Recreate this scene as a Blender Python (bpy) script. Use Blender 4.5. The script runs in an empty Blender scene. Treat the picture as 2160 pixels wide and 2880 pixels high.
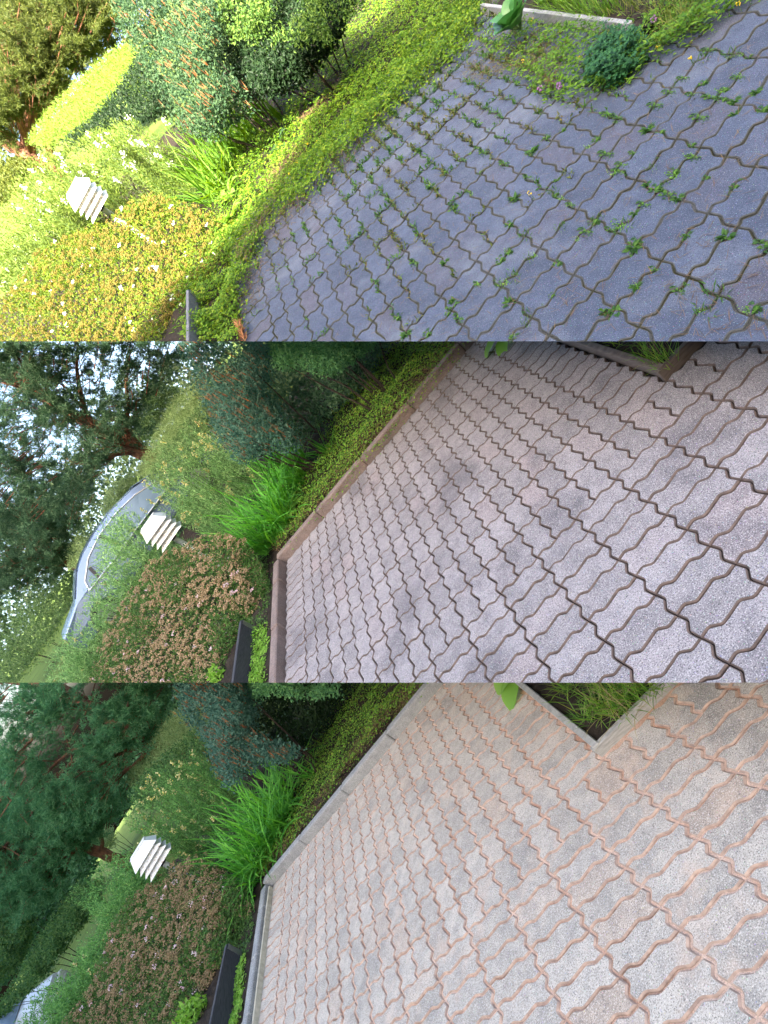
import bpy, bmesh, math, numpy as np
from mathutils import Matrix, Vector
# ------------------------------------------------------------------ camera, sky, sun, exposure
F_PX, W_PX, H_PX = 1555.0, 2160.0, 2880.0
CAM_H = 1.47
nB = np.array([-0.74943, -0.53872, -0.38488])
nA = np.array([-0.83141, -0.54625, -0.10182])
ez = .55*nA+.45*nB; ez /= np.linalg.norm(ez)     # true up; the three plots are banks sloping different ways
ey = np.array([0, 0, 1.0]); ey -= ez*(ey@ez); ey /= np.linalg.norm(ey)
ex = np.cross(ey, ez)
RW = np.array([ex, ey, ez])                      # camera space (x right, y down, z ahead) -> world
CAM = np.array([0, 0, CAM_H])
sc = bpy.context.scene
COL = sc.collection
cd = bpy.data.cameras.new('camera'); cam = bpy.data.objects.new('camera', cd); COL.objects.link(cam)
cd.sensor_fit = 'VERTICAL'; cd.sensor_height = 36.0; cd.lens = 36.0*F_PX/H_PX
cd.clip_start = 0.05; cd.clip_end = 600
c0, c1, c2 = RW@[1, 0, 0], RW@[0, -1, 0], RW@[0, 0, -1]
cam.matrix_world = Matrix(((c0[0], c1[0], c2[0], CAM[0]), (c0[1], c1[1], c2[1], CAM[1]), (c0[2], c1[2], c2[2], CAM[2]), (0, 0, 0, 1)))
sc.camera = cam
# the sunlight runs from behind the viewer, over the low house and added blocker at his back
al = math.radians(25)
sd_cam = math.cos(al)*np.array([0, -0.295, 0.9555]) + math.sin(al)*np.array([1.0, 0, 0])
SUN = RW@(sd_cam/np.linalg.norm(sd_cam))         # travel direction of the light
sl = bpy.data.lights.new('sun', 'SUN'); sun = bpy.data.objects.new('sun', sl); COL.objects.link(sun)
sl.energy = 3.8; sl.angle = math.radians(0.5); sl.color = (1.0, 0.93, 0.80)
sun.rotation_mode = 'QUATERNION'; sun.rotation_quaternion = Vector(SUN).to_track_quat('-Z', 'Y')
w = bpy.data.worlds.new('World'); sc.world = w; w.use_nodes = True
nt = w.node_tree; sky = nt.nodes.new('ShaderNodeTexSky'); sky.sky_type = 'NISHITA'; sky.sun_disc = False
sky.sun_elevation = math.asin(-SUN[2]); sky.sun_rotation = math.atan2(-SUN[0], -SUN[1])
sky.dust_density = 8.0; sky.air_density = 1.0; sky.ozone_density = 1.0
bg = nt.nodes['Background']; bg.inputs[1].default_value = 0.15
nt.links.new(sky.outputs[0], bg.inputs[0])
sc.view_settings.view_transform = 'Standard'; sc.view_settings.look = 'None'
sc.view_settings.exposure = 3.0; sc.view_settings.gamma = 1.0
# ------------------------------------------------------------------ the three garden plots
def unit(v): v = np.asarray(v, float); return v/np.linalg.norm(v)
class Plot:
    def __init__(s, key, a, b, t, n, u, lo, hi):
        s.key = key; s.a = RW@np.array(a); s.b = RW@np.array(b); s.t = RW@np.array(t)+CAM
        s.n = unit(RW@np.array(n)); s.u = unit(RW@np.array(u)); s.lo, s.hi = lo, hi
        s.y0 = {'A': 1920, 'B': 960, 'C': 0}[key]
        v = RW@np.array([(600-1080)/F_PX, (s.y0+480-1440)/F_PX, 1])
        s.f = unit(v-s.u*(v@s.u)); s.r = np.cross(s.f, s.u)
        s.seams = []
        if lo is not None: s.seams.append(unit(RW@np.array([0, F_PX, -(lo-1440)])))
        if hi is not None: s.seams.append(unit(RW@np.array([0, -F_PX, (hi-1440)])))
    def lat(s, i, j, h=0.0):                      # paving lattice (one step = 11 cm) and height
        i = np.asarray(i, float)[..., None]; j = np.asarray(j, float)[..., None]; h = np.asarray(h, float)[..., None]
        return s.t+i*s.a+j*s.b+h*s.n
    def at(s, x, y, z):
        x, y, z = np.broadcast_arrays(np.asarray(x, float), np.asarray(y, float), np.asarray(z, float))
        d = np.stack([(x-1080)/F_PX*z, (y-1440)/F_PX*z, z], -1)
        return d@RW.T+CAM
    def cr(s, x, y, z): return s.at(np.asarray(x)*.651, s.y0+np.asarray(y)*.651, z)        # left half of the plot
    def cr2(s, x, y, z): return s.at(1080+np.asarray(x)*.651, s.y0+np.asarray(y)*.651, z)
    def gnd(s, x, y, h=0.0):
        d = s.at(x, y, 1.0)-CAM
        k = ((s.t+h*s.n-CAM)@s.n)/(d@s.n)
        return CAM+d*np.asarray(k)[..., None]
    def gcr(s, x, y, h=0.0): return s.gnd(np.asarray(x)*.651, s.y0+np.asarray(y)*.651, h)
    def gcr2(s, x, y, h=0.0): return s.gnd(1080+np.asarray(x)*.651, s.y0+np.asarray(y)*.651, h)
    def foot(s, P, h=0.0):
        P = np.asarray(P, float); k = ((P-s.t)@s.n-h)/(s.u@s.n)
        return P-np.asarray(k)[..., None]*s.u
    def px(s, P):
        q = (np.asarray(P)-CAM)@RW
        z = np.maximum(q[..., 2], 1e-3)
        return np.stack([1080+F_PX*q[..., 0]/z, 1440+F_PX*q[..., 1]/z, q[..., 2]], -1)
    def clip(s, V, ground=False):
        """pull what reaches past the plot's edge back onto it; returns new verts and a mask of verts outside"""
        V = V.copy(); out = np.zeros(len(V), bool)
        for nn in s.seams:
            d = (V-CAM)@nn; o = d < 0
            out |= o
            m = nn
            if ground: m = nn-s.n*(nn@s.n); m = m/(m@nn)
            V[o] -= d[o, None]*m
        return V, out
A = Plot('A', [.01135, -.0006, -.08942], [.06697, -.09521, -.03605], [.75161, 1.16152, 2.06854], [-.83141, -.54625, -.10182], [-.66737, -.65605, -.35243], 1920, None)
B = Plot('B', [.01673, .04679, -.09806], [.07083, -.07992, -.02605], [1.06569, -.28962, 2.14966], [-.74943, -.53872, -.38488], [-.74943, -.53872, -.38488], 960, 1920)
C = Plot('C', [.03921, .10725, -.10914], [.0861, -.08672, -.00096], [1.31122, -2.09573, 2.70104], [-.51985, -.50851, -.68642], [-.74525, -.39932, -.534], None, 960)
PL = {'A': A, 'B': B, 'C': C}
TXT = {'A': 'orange-sanded paving', 'B': 'dark-jointed paving', 'C': 'weedy paving'}
rng = np.random.default_rng(7)
# ------------------------------------------------------------------ object helpers
def tag(o, label=None, cat=None, group=None, kind=None):
    if label: o['label'] = label
    if cat: o['category'] = cat
    if group: o['group'] = group
    if kind: o['kind'] = kind
    return o
def thing(name, loc, label, cat, group=None):
    o = bpy.data.objects.new(name, None); COL.objects.link(o); o.empty_display_size = .1
    o.location = Vector(loc); return tag(o, label, cat, group)
class MB:
    """gathers faces of one mesh"""
    def __init__(s): s.V = []; s.F = []; s.nv = 0; s.M = []
    def add(s, V, F, m=0):
        V = np.asarray(V, float).reshape(-1, 3)
        for f in F: s.F.append(tuple(int(q)+s.nv for q in f)); s.M.append(m)
        s.V.append(V); s.nv += len(V); return s
    def addq(s, V, Q, m=0):
        V = np.asarray(V, float).reshape(-1, 3); Q = np.asarray(Q)+s.nv
        s.F.extend(map(tuple, Q.tolist())); s.M.extend([m]*len(Q)); s.V.append(V); s.nv += len(V); return s
    def build(s, name, mat, parent=None, plot=None, base=None, smooth=False, ground=False, kind=None, label=None):
        V = np.concatenate(s.V) if s.V else np.zeros((0, 3))
        F = s.F; M = s.M; cut = None
        if plot is not None and len(V):
            V2, out = plot.clip(V, ground)
            if out.any() and len(F) < 2500 and not ground: cut = plot.seams
            else: V = V2
            if out.any() and cut is None:
                keep = [i for i, f in enumerate(F) if not all(out[q] for q in f)]
                F = [F[i] for i in keep]; M = [M[i] for i in keep]
        if base is None: base = np.array(parent.location) if parent is not None and parent.parent is None else (np.zeros(3) if parent is None else np.array(parent['_base']))
        me = bpy.data.meshes.new(name)
        used = np.zeros(len(V), bool)
        for f in F: used[list(f)] = True
        idx = np.cumsum(used)-1
        V = V[used]-base
        tot = np.fromiter((len(f) for f in F), int, len(F))
        flat = np.fromiter((q for f in F for q in f), int, int(tot.sum()))
        flat = idx[flat] if len(flat) else flat
        me.vertices.add(len(V)); me.vertices.foreach_set('co', V.ravel().astype(np.float32))
        me.loops.add(len(flat)); me.loops.foreach_set('vertex_index', flat.astype(np.int32))
        me.polygons.add(len(F))
        st = np.concatenate([[0], np.cumsum(tot)[:-1]]) if len(F) else np.zeros(0)
        me.polygons.foreach_set('loop_start', st.astype(np.int32)); me.polygons.foreach_set('loop_total', tot.astype(np.int32))
        for m_ in (mat if isinstance(mat, (list, tuple)) else [mat]): me.materials.append(m_)
        if len(F):
            me.polygons.foreach_set('material_index', np.array(M, np.int32))
            me.polygons.foreach_set('use_smooth', np.full(len(F), smooth))
        me.update(calc_edges=True); me.validate()
        if cut is not None:
            bm = bmesh.new(); bm.from_mesh(me)
            for nn in cut:
                r_ = bmesh.ops.bisect_plane(bm, geom=bm.verts[:]+bm.edges[:]+bm.faces[:], plane_co=Vector(CAM-base), plane_no=Vector(nn), clear_inner=True)
                ed = [e for e in r_['geom_cut'] if isinstance(e, bmesh.types.BMEdge)]
                if ed: bmesh.ops.holes_fill(bm, edges=ed)
            bm.to_mesh(me); bm.free()
        o = bpy.data.objects.new(name, me); COL.objects.link(o)
        if parent is not None: o.parent = parent
        else: o.location = Vector(base)
        if kind: o['kind'] = kind
        if label: o['label'] = label
        return o
# shapes
def perp(D):
    D = np.asarray(D, float); h = np.where(np.abs(D[..., 2:3]) < .9, np.array([0, 0, 1.0]), np.array([1.0, 0, 0]))
    s_ = np.cross(D, h); return s_/np.linalg.norm(s_, axis=-1, keepdims=True)
def norm(D): return D/np.maximum(np.linalg.norm(D, axis=-1, keepdims=True), 1e-9)
def rdir(n): return norm(rng.normal(size=(n, 3)))
def leaves(mb, P, D, N, L, Wd, m=0, fold=.15):
    """pointed leaves folded along the midrib: base P, direction D, face normal about N"""
    n = len(P); D = norm(D); S = norm(np.cross(D, N)+1e-6); N2 = np.cross(S, D)
    L = np.broadcast_to(L, n)[:, None]; Wd = np.broadcast_to(Wd, n)[:, None]
    v = np.stack([P, P+D*L*.42+S*Wd*.5+N2*Wd*fold, P+D*L-N2*L*.08, P+D*L*.42-S*Wd*.5+N2*Wd*fold], 1)
    q = np.arange(n*4).reshape(n, 4)
    mb.addq(v, q, m)
def blades(mb, P, D, L, Wd, up, droop=.8, seg=5, m=0, fold=0):
    """arching grass-like blades"""
    n = len(P); D = norm(D); L = np.broadcast_to(L, n)[:, None]; Wd = np.broadcast_to(Wd, n)[:, None]
    droop = np.broadcast_to(droop, n)[:, None]
    S = norm(np.cross(D, up)+rdir(n)*.15); p = P.copy(); d = D.copy(); rows = []
    for k in range(seg+1):
        f = k/seg; w_ = Wd*(.55+.45*min(1, f*3))*max(.04, (1-f**2.2))
        rows.append(np.stack([p+S*w_*.5, p-S*w_*.5], 1))
        d = norm(d-np.asarray(up)*droop*(f+.1)*1.6/seg); p = p+d*L/seg
    v = np.stack(rows, 1).reshape(n, -1, 3); k = (seg+1)*2
    base = np.arange(n)[:, None]*k
    q = np.concatenate([base+np.array([2*r, 2*r+1, 2*r+3, 2*r+2]) for r in range(seg)], 1).reshape(-1, 4)
    mb.addq(v, q, m)
def tube(mb, pts, rad, seg=8, m=0, cap=True, wob=0):
    pts = np.asarray(pts, float); n = len(pts); rad = np.broadcast_to(rad, n)
    t = np.gradient(pts, axis=0); t = norm(t); s0 = perp(t[n//2]); rings = []
    for k in range(n):
        s1 = s0-t[k]*(s0@t[k]); s1 = s1/np.linalg.norm(s1); s2 = np.cross(t[k], s1)
        an = np.arange(seg)*2*math.pi/seg
        r = rad[k]*(1+wob*rng.uniform(-1, 1, seg))[:, None]
        rings.append(pts[k]+(np.cos(an)[:, None]*s1+np.sin(an)[:, None]*s2)*r)
    f = []
    for k in range(n-1):
        for a_ in range(seg):
            b_ = (a_+1) % seg; f.append((k*seg+a_, k*seg+b_, (k+1)*seg+b_, (k+1)*seg+a_))
    if cap: f.append(tuple(range(seg))[::-1]); f.append(tuple((n-1)*seg+np.arange(seg)))
    mb.add(np.concatenate(rings), f, m)
def box(mb, o, x, y, z, bev=0.0, m=0):
    """box spanned by vectors x, y, z from corner o; its edges chamfered by bev"""
    o, x, y, z = (np.asarray(v, float) for v in (o, x, y, z))
    if bev <= 0:
        v = [o, o+x, o+x+y, o+y, o+z, o+x+z, o+x+y+z, o+y+z]
        mb.add(v, [(0, 3, 2, 1), (4, 5, 6, 7), (0, 1, 5, 4), (1, 2, 6, 5), (2, 3, 7, 6), (3, 0, 4, 7)], m); return
    c = o+(x+y+z)/2; h = [x/2, y/2, z/2]; ax = [unit(x), unit(y), unit(z)]
    vid = {}; vs = []
    for sx in (-1, 1):
        for sy in (-1, 1):
            for sz in (-1, 1):
                sg = (sx, sy, sz)
                for k in range(3):
                    p = c.copy()
                    for q in range(3): p = p+sg[q]*(h[q]-(0 if q == k else bev*ax[q]))
                    vid[(sg, k)] = len(vs); vs.append(p)
    fs = []
    cyc = [(-1, -1), (1, -1), (1, 1), (-1, 1)]
    def S(k, val, p, q): s_ = [0, 0, 0]; s_[k] = val; s_[(k+1) % 3] = p; s_[(k+2) % 3] = q; return tuple(s_)
    for k in range(3):
        for val in (-1, 1):
            f = [vid[(S(k, val, p, q), k)] for p, q in cyc]; fs.append(f if val > 0 else f[::-1])
    for k in range(3):
        k1, k2 = (k+1) % 3, (k+2) % 3
        for p in (-1, 1):
            for q in (-1, 1):
                a0 = S(k, -1, p, q); a1 = S(k, 1, p, q)
                f = [vid[(a0, k1)], vid[(a1, k1)], vid[(a1, k2)], vid[(a0, k2)]]; fs.append(f if p*q < 0 else f[::-1])
    for sx in (-1, 1):
        for sy in (-1, 1):
            for sz in (-1, 1):
                f = [vid[((sx, sy, sz), k)] for k in range(3)]; fs.append(f if sx*sy*sz > 0 else f[::-1])
    mb.add(vs, fs, m)
def blob(mb, c, r, m=0, sub=0):
    """a small rough lump (octahedron) at each centre"""
    c = np.asarray(c).reshape(-1, 3); n = len(c); r = np.broadcast_to(r, n)
    o = np.array([[1, 0, 0], [0, 1, 0], [-1, 0, 0], [0, -1, 0], [0, 0, 1], [0, 0, -1]], float)
    v = c[:, None]+o[None]*r[:, None, None]*rng.uniform(.7, 1.2, (n, 6, 1))
    t = np.array([[0, 1, 4], [1, 2, 4], [2, 3, 4], [3, 0, 4], [1, 0, 5], [2, 1, 5], [3, 2, 5], [0, 3, 5]])
    mb.addq(v, (np.arange(n)[:, None, None]*6+t[None]).reshape(-1, 3), m)
# outlines given as (x, y, depth) in the plot: sampled as a solid clump with real thickness
def inpoly(poly, x, y):
    c = np.zeros(len(x), bool); n = len(poly)
    for i in range(n):
        x1, y1 = poly[i][:2]; x2, y2 = poly[i-1][:2]
        c ^= ((y1 > y) != (y2 > y)) & (x < (x2-x1)*(y-y1)/(y2-y1+1e-12)+x1)
    return c
def edged(poly, x, y):
    d = np.full(len(x), 1e9)
    for i in range(len(poly)):
        a_ = np.array(poly[i-1][:2], float); b_ = np.array(poly[i][:2], float); ab = b_-a_
        t = np.clip(((x-a_[0])*ab[0]+(y-a_[1])*ab[1])/(ab@ab), 0, 1)
        d = np.minimum(d, np.hypot(x-a_[0]-t*ab[0], y-a_[1]-t*ab[1]))
    return d
def lump(P, sc_, seed):
    q = np.asarray(P)/sc_+seed*3.7
    return (np.sin(q[..., 0]*2.1+np.sin(q[..., 1]*1.7))+np.sin(q[..., 1]*2.3+np.sin(q[..., 2]*1.9)+1.3)+np.sin(q[..., 2]*2.0+np.sin(q[..., 0]*2.2)+2.1))/3
def pvol(pl, poly, n, T, lumpsize=.25, half=False, ragged=25, z=None, gap=-9., seed=1, front=.65):
    """n points through a clump with the given outline and thickness T (m), denser on its near side"""
    a_ = np.array([p[:2] for p in poly], float); lo, hi = a_.min(0), a_.max(0); xs = []; ys = []; cnt = 0
    while cnt < n:
        x = rng.uniform(lo[0], hi[0], n*2); y = rng.uniform(lo[1], hi[1], n*2)
        k = inpoly(poly, x, y); xs.append(x[k]); ys.append(y[k]); cnt += k.sum()
    x = np.concatenate(xs)[:n]; y = np.concatenate(ys)[:n]
    if z is None:
        wt = 1/(np.hypot(x[:, None]-a_[:, 0], y[:, None]-a_[:, 1])+20)**2
        z0 = (wt*np.array([p[2] for p in poly])).sum(1)/wt.sum(1)
    else: z0 = np.full(n, z)
    e = edged(poly, x, y); dome = np.sqrt(np.clip(e/max(60, .5*e.max()), 0, 1))
    u = np.where(rng.random(n) < front, -1+rng.random(n)**1.5*.35, rng.uniform(-1, 1, n))
    zz = z0+T*dome*u
    x = x+rng.normal(0, ragged*.35, n); y = y+rng.normal(0, ragged*.35, n)
    P = (pl.cr2 if half else pl.cr)(x, y, zz)
    lm = lump(P, lumpsize, seed)
    vd = norm(P-CAM)
    P = P-vd*(lm*T*.35)[:, None]
    P = P[lm > gap+.0*lm] if gap > -5 else P
    return P
MATS = {}
# ------------------------------------------------------------------ materials
def newmat(name):
    m = bpy.data.materials.new(name); m.use_nodes = True; t = m.node_tree
    return m, t, t.nodes['Principled BSDF']
def N(t, typ, **k):
    n = t.nodes.new(typ)
    for a_, v in k.items():
        if a_ == 'inp':
            for q, x in v.items(): n.inputs[q].default_value = x
        else: setattr(n, a_, v)
    return n
def ramp(t, fac, stops, interp='LINEAR'):
    r = t.nodes.new('ShaderNodeValToRGB'); r.color_ramp.interpolation = interp; e = r.color_ramp.elements
    while len(e) < len(stops): e.new(.5)
    for k, (p, c) in enumerate(stops):
        e[k].position = p; e[k].color = (*c, 1) if len(c) == 3 else c
    if fac is not None: t.links.new(fac, r.inputs[0])
    return r
def mix(t, fac, a_, b_, mode='MIX'):
    m = t.nodes.new('ShaderNodeMix'); m.data_type = 'RGBA'; m.blend_type = mode
    for k, v in ((0, fac), (6, a_), (7, b_)):
        if isinstance(v, (int, float)): m.inputs[k].default_value = v
        elif isinstance(v, (tuple, list)): m.inputs[k].default_value = (*v, 1)
        else: t.links.new(v, m.inputs[k])
    return m.outputs[2]
def noise(t, co, scale, detail=3, rough=.55, dim='3D'):
    n = N(t, 'ShaderNodeTexNoise', inp={'Scale': scale, 'Detail': detail, 'Roughness': rough})
    if co is not None: t.links.new(co, n.inputs['Vector'])
    return n.outputs['Fac']
def leafmat(name, cols, trans=.3, rough=.55, spec=.25):
    """leaves: each leaf (island) takes its own tint out of cols"""
    m, t, p = newmat(name)
    g = N(t, 'ShaderNodeNewGeometry')
    r = ramp(t, g.outputs['Random Per Island'], [(k/max(1, len(cols)-1), c) for k, c in enumerate(cols)])
    t.links.new(r.outputs[0], p.inputs['Base Color'])
    p.inputs['Roughness'].default_value = rough; p.inputs['Specular IOR Level'].default_value = spec
    if trans > 0:
        tr = N(t, 'ShaderNodeBsdfTranslucent'); mx = N(t, 'ShaderNodeMixShader'); mx.inputs[0].default_value = trans
        hs = N(t, 'ShaderNodeHueSaturation', inp={'Hue': .485, 'Saturation': 1.1, 'Value': 1.5}); t.links.new(r.outputs[0], hs.inputs['Color'])
        t.links.new(hs.outputs[0], tr.inputs['Color'])
        t.links.new(p.outputs[0], mx.inputs[1]); t.links.new(tr.outputs[0], mx.inputs[2])
        t.links.new(mx.outputs[0], t.nodes['Material Output'].inputs[0])
    return m
def plain(name, col, rough=.6, var=.15, scale=20, metal=0, bump=0, spec=.4, col2=None):
    m, t, p = newmat(name); co = N(t, 'ShaderNodeTexCoord').outputs['Object']
    f = noise(t, co, scale, 4)
    c2 = col2 if col2 else tuple(max(0, c*(1-2*var)) for c in col)
    r = ramp(t, f, [(.3, c2), (.7, col)])
    t.links.new(r.outputs[0], p.inputs['Base Color']); p.inputs['Roughness'].default_value = rough
    p.inputs['Metallic'].default_value = metal; p.inputs['Specular IOR Level'].default_value = spec
    if bump:
        b_ = N(t, 'ShaderNodeBump', inp={'Strength': bump, 'Distance': .01}); t.links.new(noise(t, co, scale*3, 4), b_.inputs['Height']); t.links.new(b_.outputs[0], p.inputs['Normal'])
    return m
def stonemat(name, base, dark, pale, patch, patchcol, var=.12, warm=None, spec=.25, grain=260, drift=None):
    """exposed-aggregate concrete: grains, stains, one tint per stone"""
    m, t, p = newmat(name); tc = N(t, 'ShaderNodeTexCoord'); co = tc.outputs['Object']; g = N(t, 'ShaderNodeNewGeometry')
    isl = g.outputs['Random Per Island']
    tint = ramp(t, isl, [(0, tuple(c*(1-var) for c in base)), (.45, base), (.8, tuple(c*(1+var*.6) for c in base)), (1, warm or base)])
    big = noise(t, co, 2.2, 3); pm = ramp(t, big, [(patch[0], (0, 0, 0)), (patch[1], (1, 1, 1))])
    c = mix(t, pm.outputs[0], tint.outputs[0], patchcol)
    med = noise(t, co, 14, 4, .65); c = mix(t, .6, c, ramp(t, med, [(.35, (.6, .6, .62)), (.62, (1.12, 1.1, 1.08))]).outputs[0], 'MULTIPLY')
    gr = noise(t, co, grain, 2, .7)
    gm = ramp(t, gr, [(.36, (1, 1, 1)), (.45, (0, 0, 0))]); c = mix(t, gm.outputs[0], c, dark)
    gp = ramp(t, gr, [(.56, (0, 0, 0)), (.66, (1, 1, 1))]); c = mix(t, gp.outputs[0], c, pale)
    vo = N(t, 'ShaderNodeTexVoronoi', inp={'Scale': grain*.42}); t.links.new(co, vo.inputs['Vector'])
    st = ramp(t, vo.outputs['Distance'], [(.12, (1, 1, 1)), (.2, (0, 0, 0))])
    c = mix(t, st.outputs[0], c, mix(t, .28, c, vo.outputs['Color']))
    if drift:                                     # sand lying in thin films on the stones
        dn = noise(t, co, 5.5, 5, .7); dm = ramp(t, dn, [(drift[0], (0, 0, 0)), (drift[1], (.85, .85, .85))]); c = mix(t, dm.outputs[0], c, drift[2])
    t.links.new(c, p.inputs['Base Color']); p.inputs['Roughness'].default_value = .85; p.inputs['Specular IOR Level'].default_value = spec
    b_ = N(t, 'ShaderNodeBump', inp={'Strength': .55, 'Distance': .004}); t.links.new(gr, b_.inputs['Height']); t.links.new(b_.outputs[0], p.inputs['Normal'])
    return m
def groundmat(name, cols, scale=6, rough=.95, grain=90, bump=.6):
    m, t, p = newmat(name); co = N(t, 'ShaderNodeTexCoord').outputs['Object']
    r = ramp(t, noise(t, co, scale, 6, .7), [(.25+.5*k/max(1, len(cols)-1), c) for k, c in enumerate(cols)])
    gr = noise(t, co, grain, 3, .7); c = mix(t, .7, r.outputs[0], ramp(t, gr, [(.3, (.45, .45, .45)), (.7, (1.3, 1.3, 1.3))]).outputs[0], 'MULTIPLY')
    t.links.new(c, p.inputs['Base Color']); p.inputs['Roughness'].default_value = rough; p.inputs['Specular IOR Level'].default_value = .2
    b_ = N(t, 'ShaderNodeBump', inp={'Strength': bump, 'Distance': .01}); t.links.new(gr, b_.inputs['Height']); t.links.new(b_.outputs[0], p.inputs['Normal'])
    return m
STONE = {
 'A': stonemat('washed pale concrete', (.47, .415, .35), (.17, .15, .135), (.68, .61, .53), (.58, .72), (.30, .27, .235), var=.16, warm=(.46, .36, .28), drift=(.55, .85, (.62, .45, .34)), grain=260),
 'B': stonemat('damp pinkish concrete', (.295, .268, .272), (.08, .072, .078), (.52, .47, .46), (.53, .68), (.165, .15, .16), var=.17, warm=(.31, .255, .25), grain=250),
 'C': stonemat('dirty grey concrete with shade blue', (.070, .086, .132), (.034, .042, .07), (.135, .15, .20), (.52, .68), (.12, .135, .175), var=.18, warm=(.085, .08, .105), grain=270)}  # dirty grey stone; the blue of the shade light is mixed into its colour
CHAMF = {
 'A': plain('sandy stone edge', (.52, .37, .28), .9, .3, 40, col2=(.27, .19, .15)),
 'B': plain('brown stained stone edge', (.19, .135, .115), .9, .3, 40, col2=(.095, .07, .06)),
 'C': plain('mossy stone edge', (.10, .10, .10), .95, .3, 30, col2=(.05, .05, .045))}
JOINT = {
 'A': groundmat('orange jointing sand', [(.42, .19, .11), (.64, .38, .26), (.80, .56, .42), (.82, .60, .46)], 5, grain=260, bump=.8),
 'B': groundmat('black damp joint', [(.012, .011, .012), (.03, .027, .026)], 8),
 'C': groundmat('joint dirt and moss', [(.025, .025, .008), (.045, .042, .022), (.075, .075, .075), (.11, .115, .14)], 3.0, grain=200)}
KERB = {
 'A': stonemat('grey kerb concrete', (.33, .33, .32), (.10, .10, .10), (.5, .5, .48), (.6, .75), (.22, .22, .21), grain=300),
 'B': stonemat('brown stained kerb concrete', (.25, .19, .17), (.09, .07, .065), (.36, .29, .26), (.5, .7), (.18, .115, .09), grain=300),
 'C': stonemat('mossy kerb concrete', (.25, .25, .22), (.08, .08, .07), (.36, .36, .33), (.5, .7), (.12, .13, .07), grain=300)}
def woodmat(name, c1, c2, rough=.8):
    m, t, p = newmat(name); tc = N(t, 'ShaderNodeTexCoord'); mp = N(t, 'ShaderNodeMapping'); mp.inputs['Scale'].default_value = (6, 6, 60)
    t.links.new(tc.outputs['Object'], mp.inputs[0]); f = noise(t, mp.outputs[0], 3, 5, .7)
    r = ramp(t, f, [(.3, c1), (.65, c2)]); t.links.new(r.outputs[0], p.inputs['Base Color']); p.inputs['Roughness'].default_value = rough
    b_ = N(t, 'ShaderNodeBump', inp={'Strength': .4, 'Distance': .004}); t.links.new(f, b_.inputs['Height']); t.links.new(b_.outputs[0], p.inputs['Normal'])
    return m
WOOD = {'A': woodmat('silver grey timber', (.22, .21, .19), (.42, .40, .36)), 'B': woodmat('brown weathered timber', (.10, .07, .055), (.20, .15, .125)), 'C': woodmat('grey weathered timber', (.16, .16, .16), (.33, .33, .33))}
DARKWOOD = woodmat('dark stained timber', (.018, .018, .022), (.055, .055, .062))
GREYWOOD = woodmat('old greyed timber', (.07, .07, .08), (.17, .17, .19))
SOIL = groundmat('garden soil', [(.012, .009, .007), (.03, .022, .016), (.05, .038, .028)], 9)
LAWN = groundmat('mown lawn', [(.05, .085, .012), (.10, .16, .025), (.15, .21, .04)], 1.2, grain=30)
BARK = plain('pine bark', (.30, .13, .07), .95, .3, 9, bump=.9, col2=(.09, .045, .03))
TWIG = plain('dark twig', (.06, .04, .03), .9, .3, 30)
# ------------------------------------------------------------------ paving, kerbs, planter frames, ground
ZZ = [(0, 0), (.15, .046), (.29, .088), (.365, .078), (.59, -.078), (.665, -.088), (.84, -.044)]
def edge(p, q):
    """wavy edge between neighbouring lattice nodes p -> q (without q)"""
    p = np.array(p, float); q = np.array(q, float); d = q-p
    fw = (d[0]+d[1]) > 0; lo = p if fw else q; dd = d if fw else -d; nn = np.array([-dd[1], dd[0]])
    pts = [lo+dd*s_+nn*o_ for s_, o_ in ZZ]+[lo+dd]
    pts = pts if fw else pts[::-1]
    return pts[:-1]
def stone_outline(i, j, ni, nj):
    c = [(i, j), (i+ni, j), (i+ni, j+nj), (i, j+nj)]; out = []
    for k in range(4):
        p = np.array(c[k]); q = np.array(c[(k+1) % 4]); n = int(abs(q-p).sum()); s_ = (q-p)//n
        for m in range(n): out += edge(p+s_*m, p+s_*(m+1))
    return np.array(out)
def inset(o, d):
    e1 = o-np.roll(o, 1, 0); e2 = np.roll(o, -1, 0)-o
    n1 = np.stack([-e1[:, 1], e1[:, 0]], 1); n2 = np.stack([-e2[:, 1], e2[:, 0]], 1)
    n1 /= np.linalg.norm(n1, axis=1)[:, None]; n2 /= np.linalg.norm(n2, axis=1)[:, None]
    b_ = n1+n2; b_ /= np.linalg.norm(b_, axis=1)[:, None]; k = 1/np.clip((b_*n1).sum(1), .5, 1)
    return o+b_*(d*k)[:, None]
def stones():
    """the stones of the laid pattern: stretchers in the field, headers along the edges"""
    for i in range(-22, 0, 2):
        for j in range(-22, 8):
            if j < -20: continue
            if i < -2 and j >= 0: continue
            if i >= -2 and j < 0 or (i < -2 and j < 0) or (i >= -2 and j >= 0): yield (i, j, 2, 1)
    for i in range(-22, 0):
        yield (i, -22, 1, 2)
        if i < -2: yield (i, 0, 1, 2)
    for i in range(0, 14):
        for j in range(-22, 10, 2): yield (i, j, 1, 2)
GAP = {'A': (.004, .005, .0055, -.0058), 'B': (.002, .004, .0055, -.02), 'C': (.0035, .003, .003, -.0052)}
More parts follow.
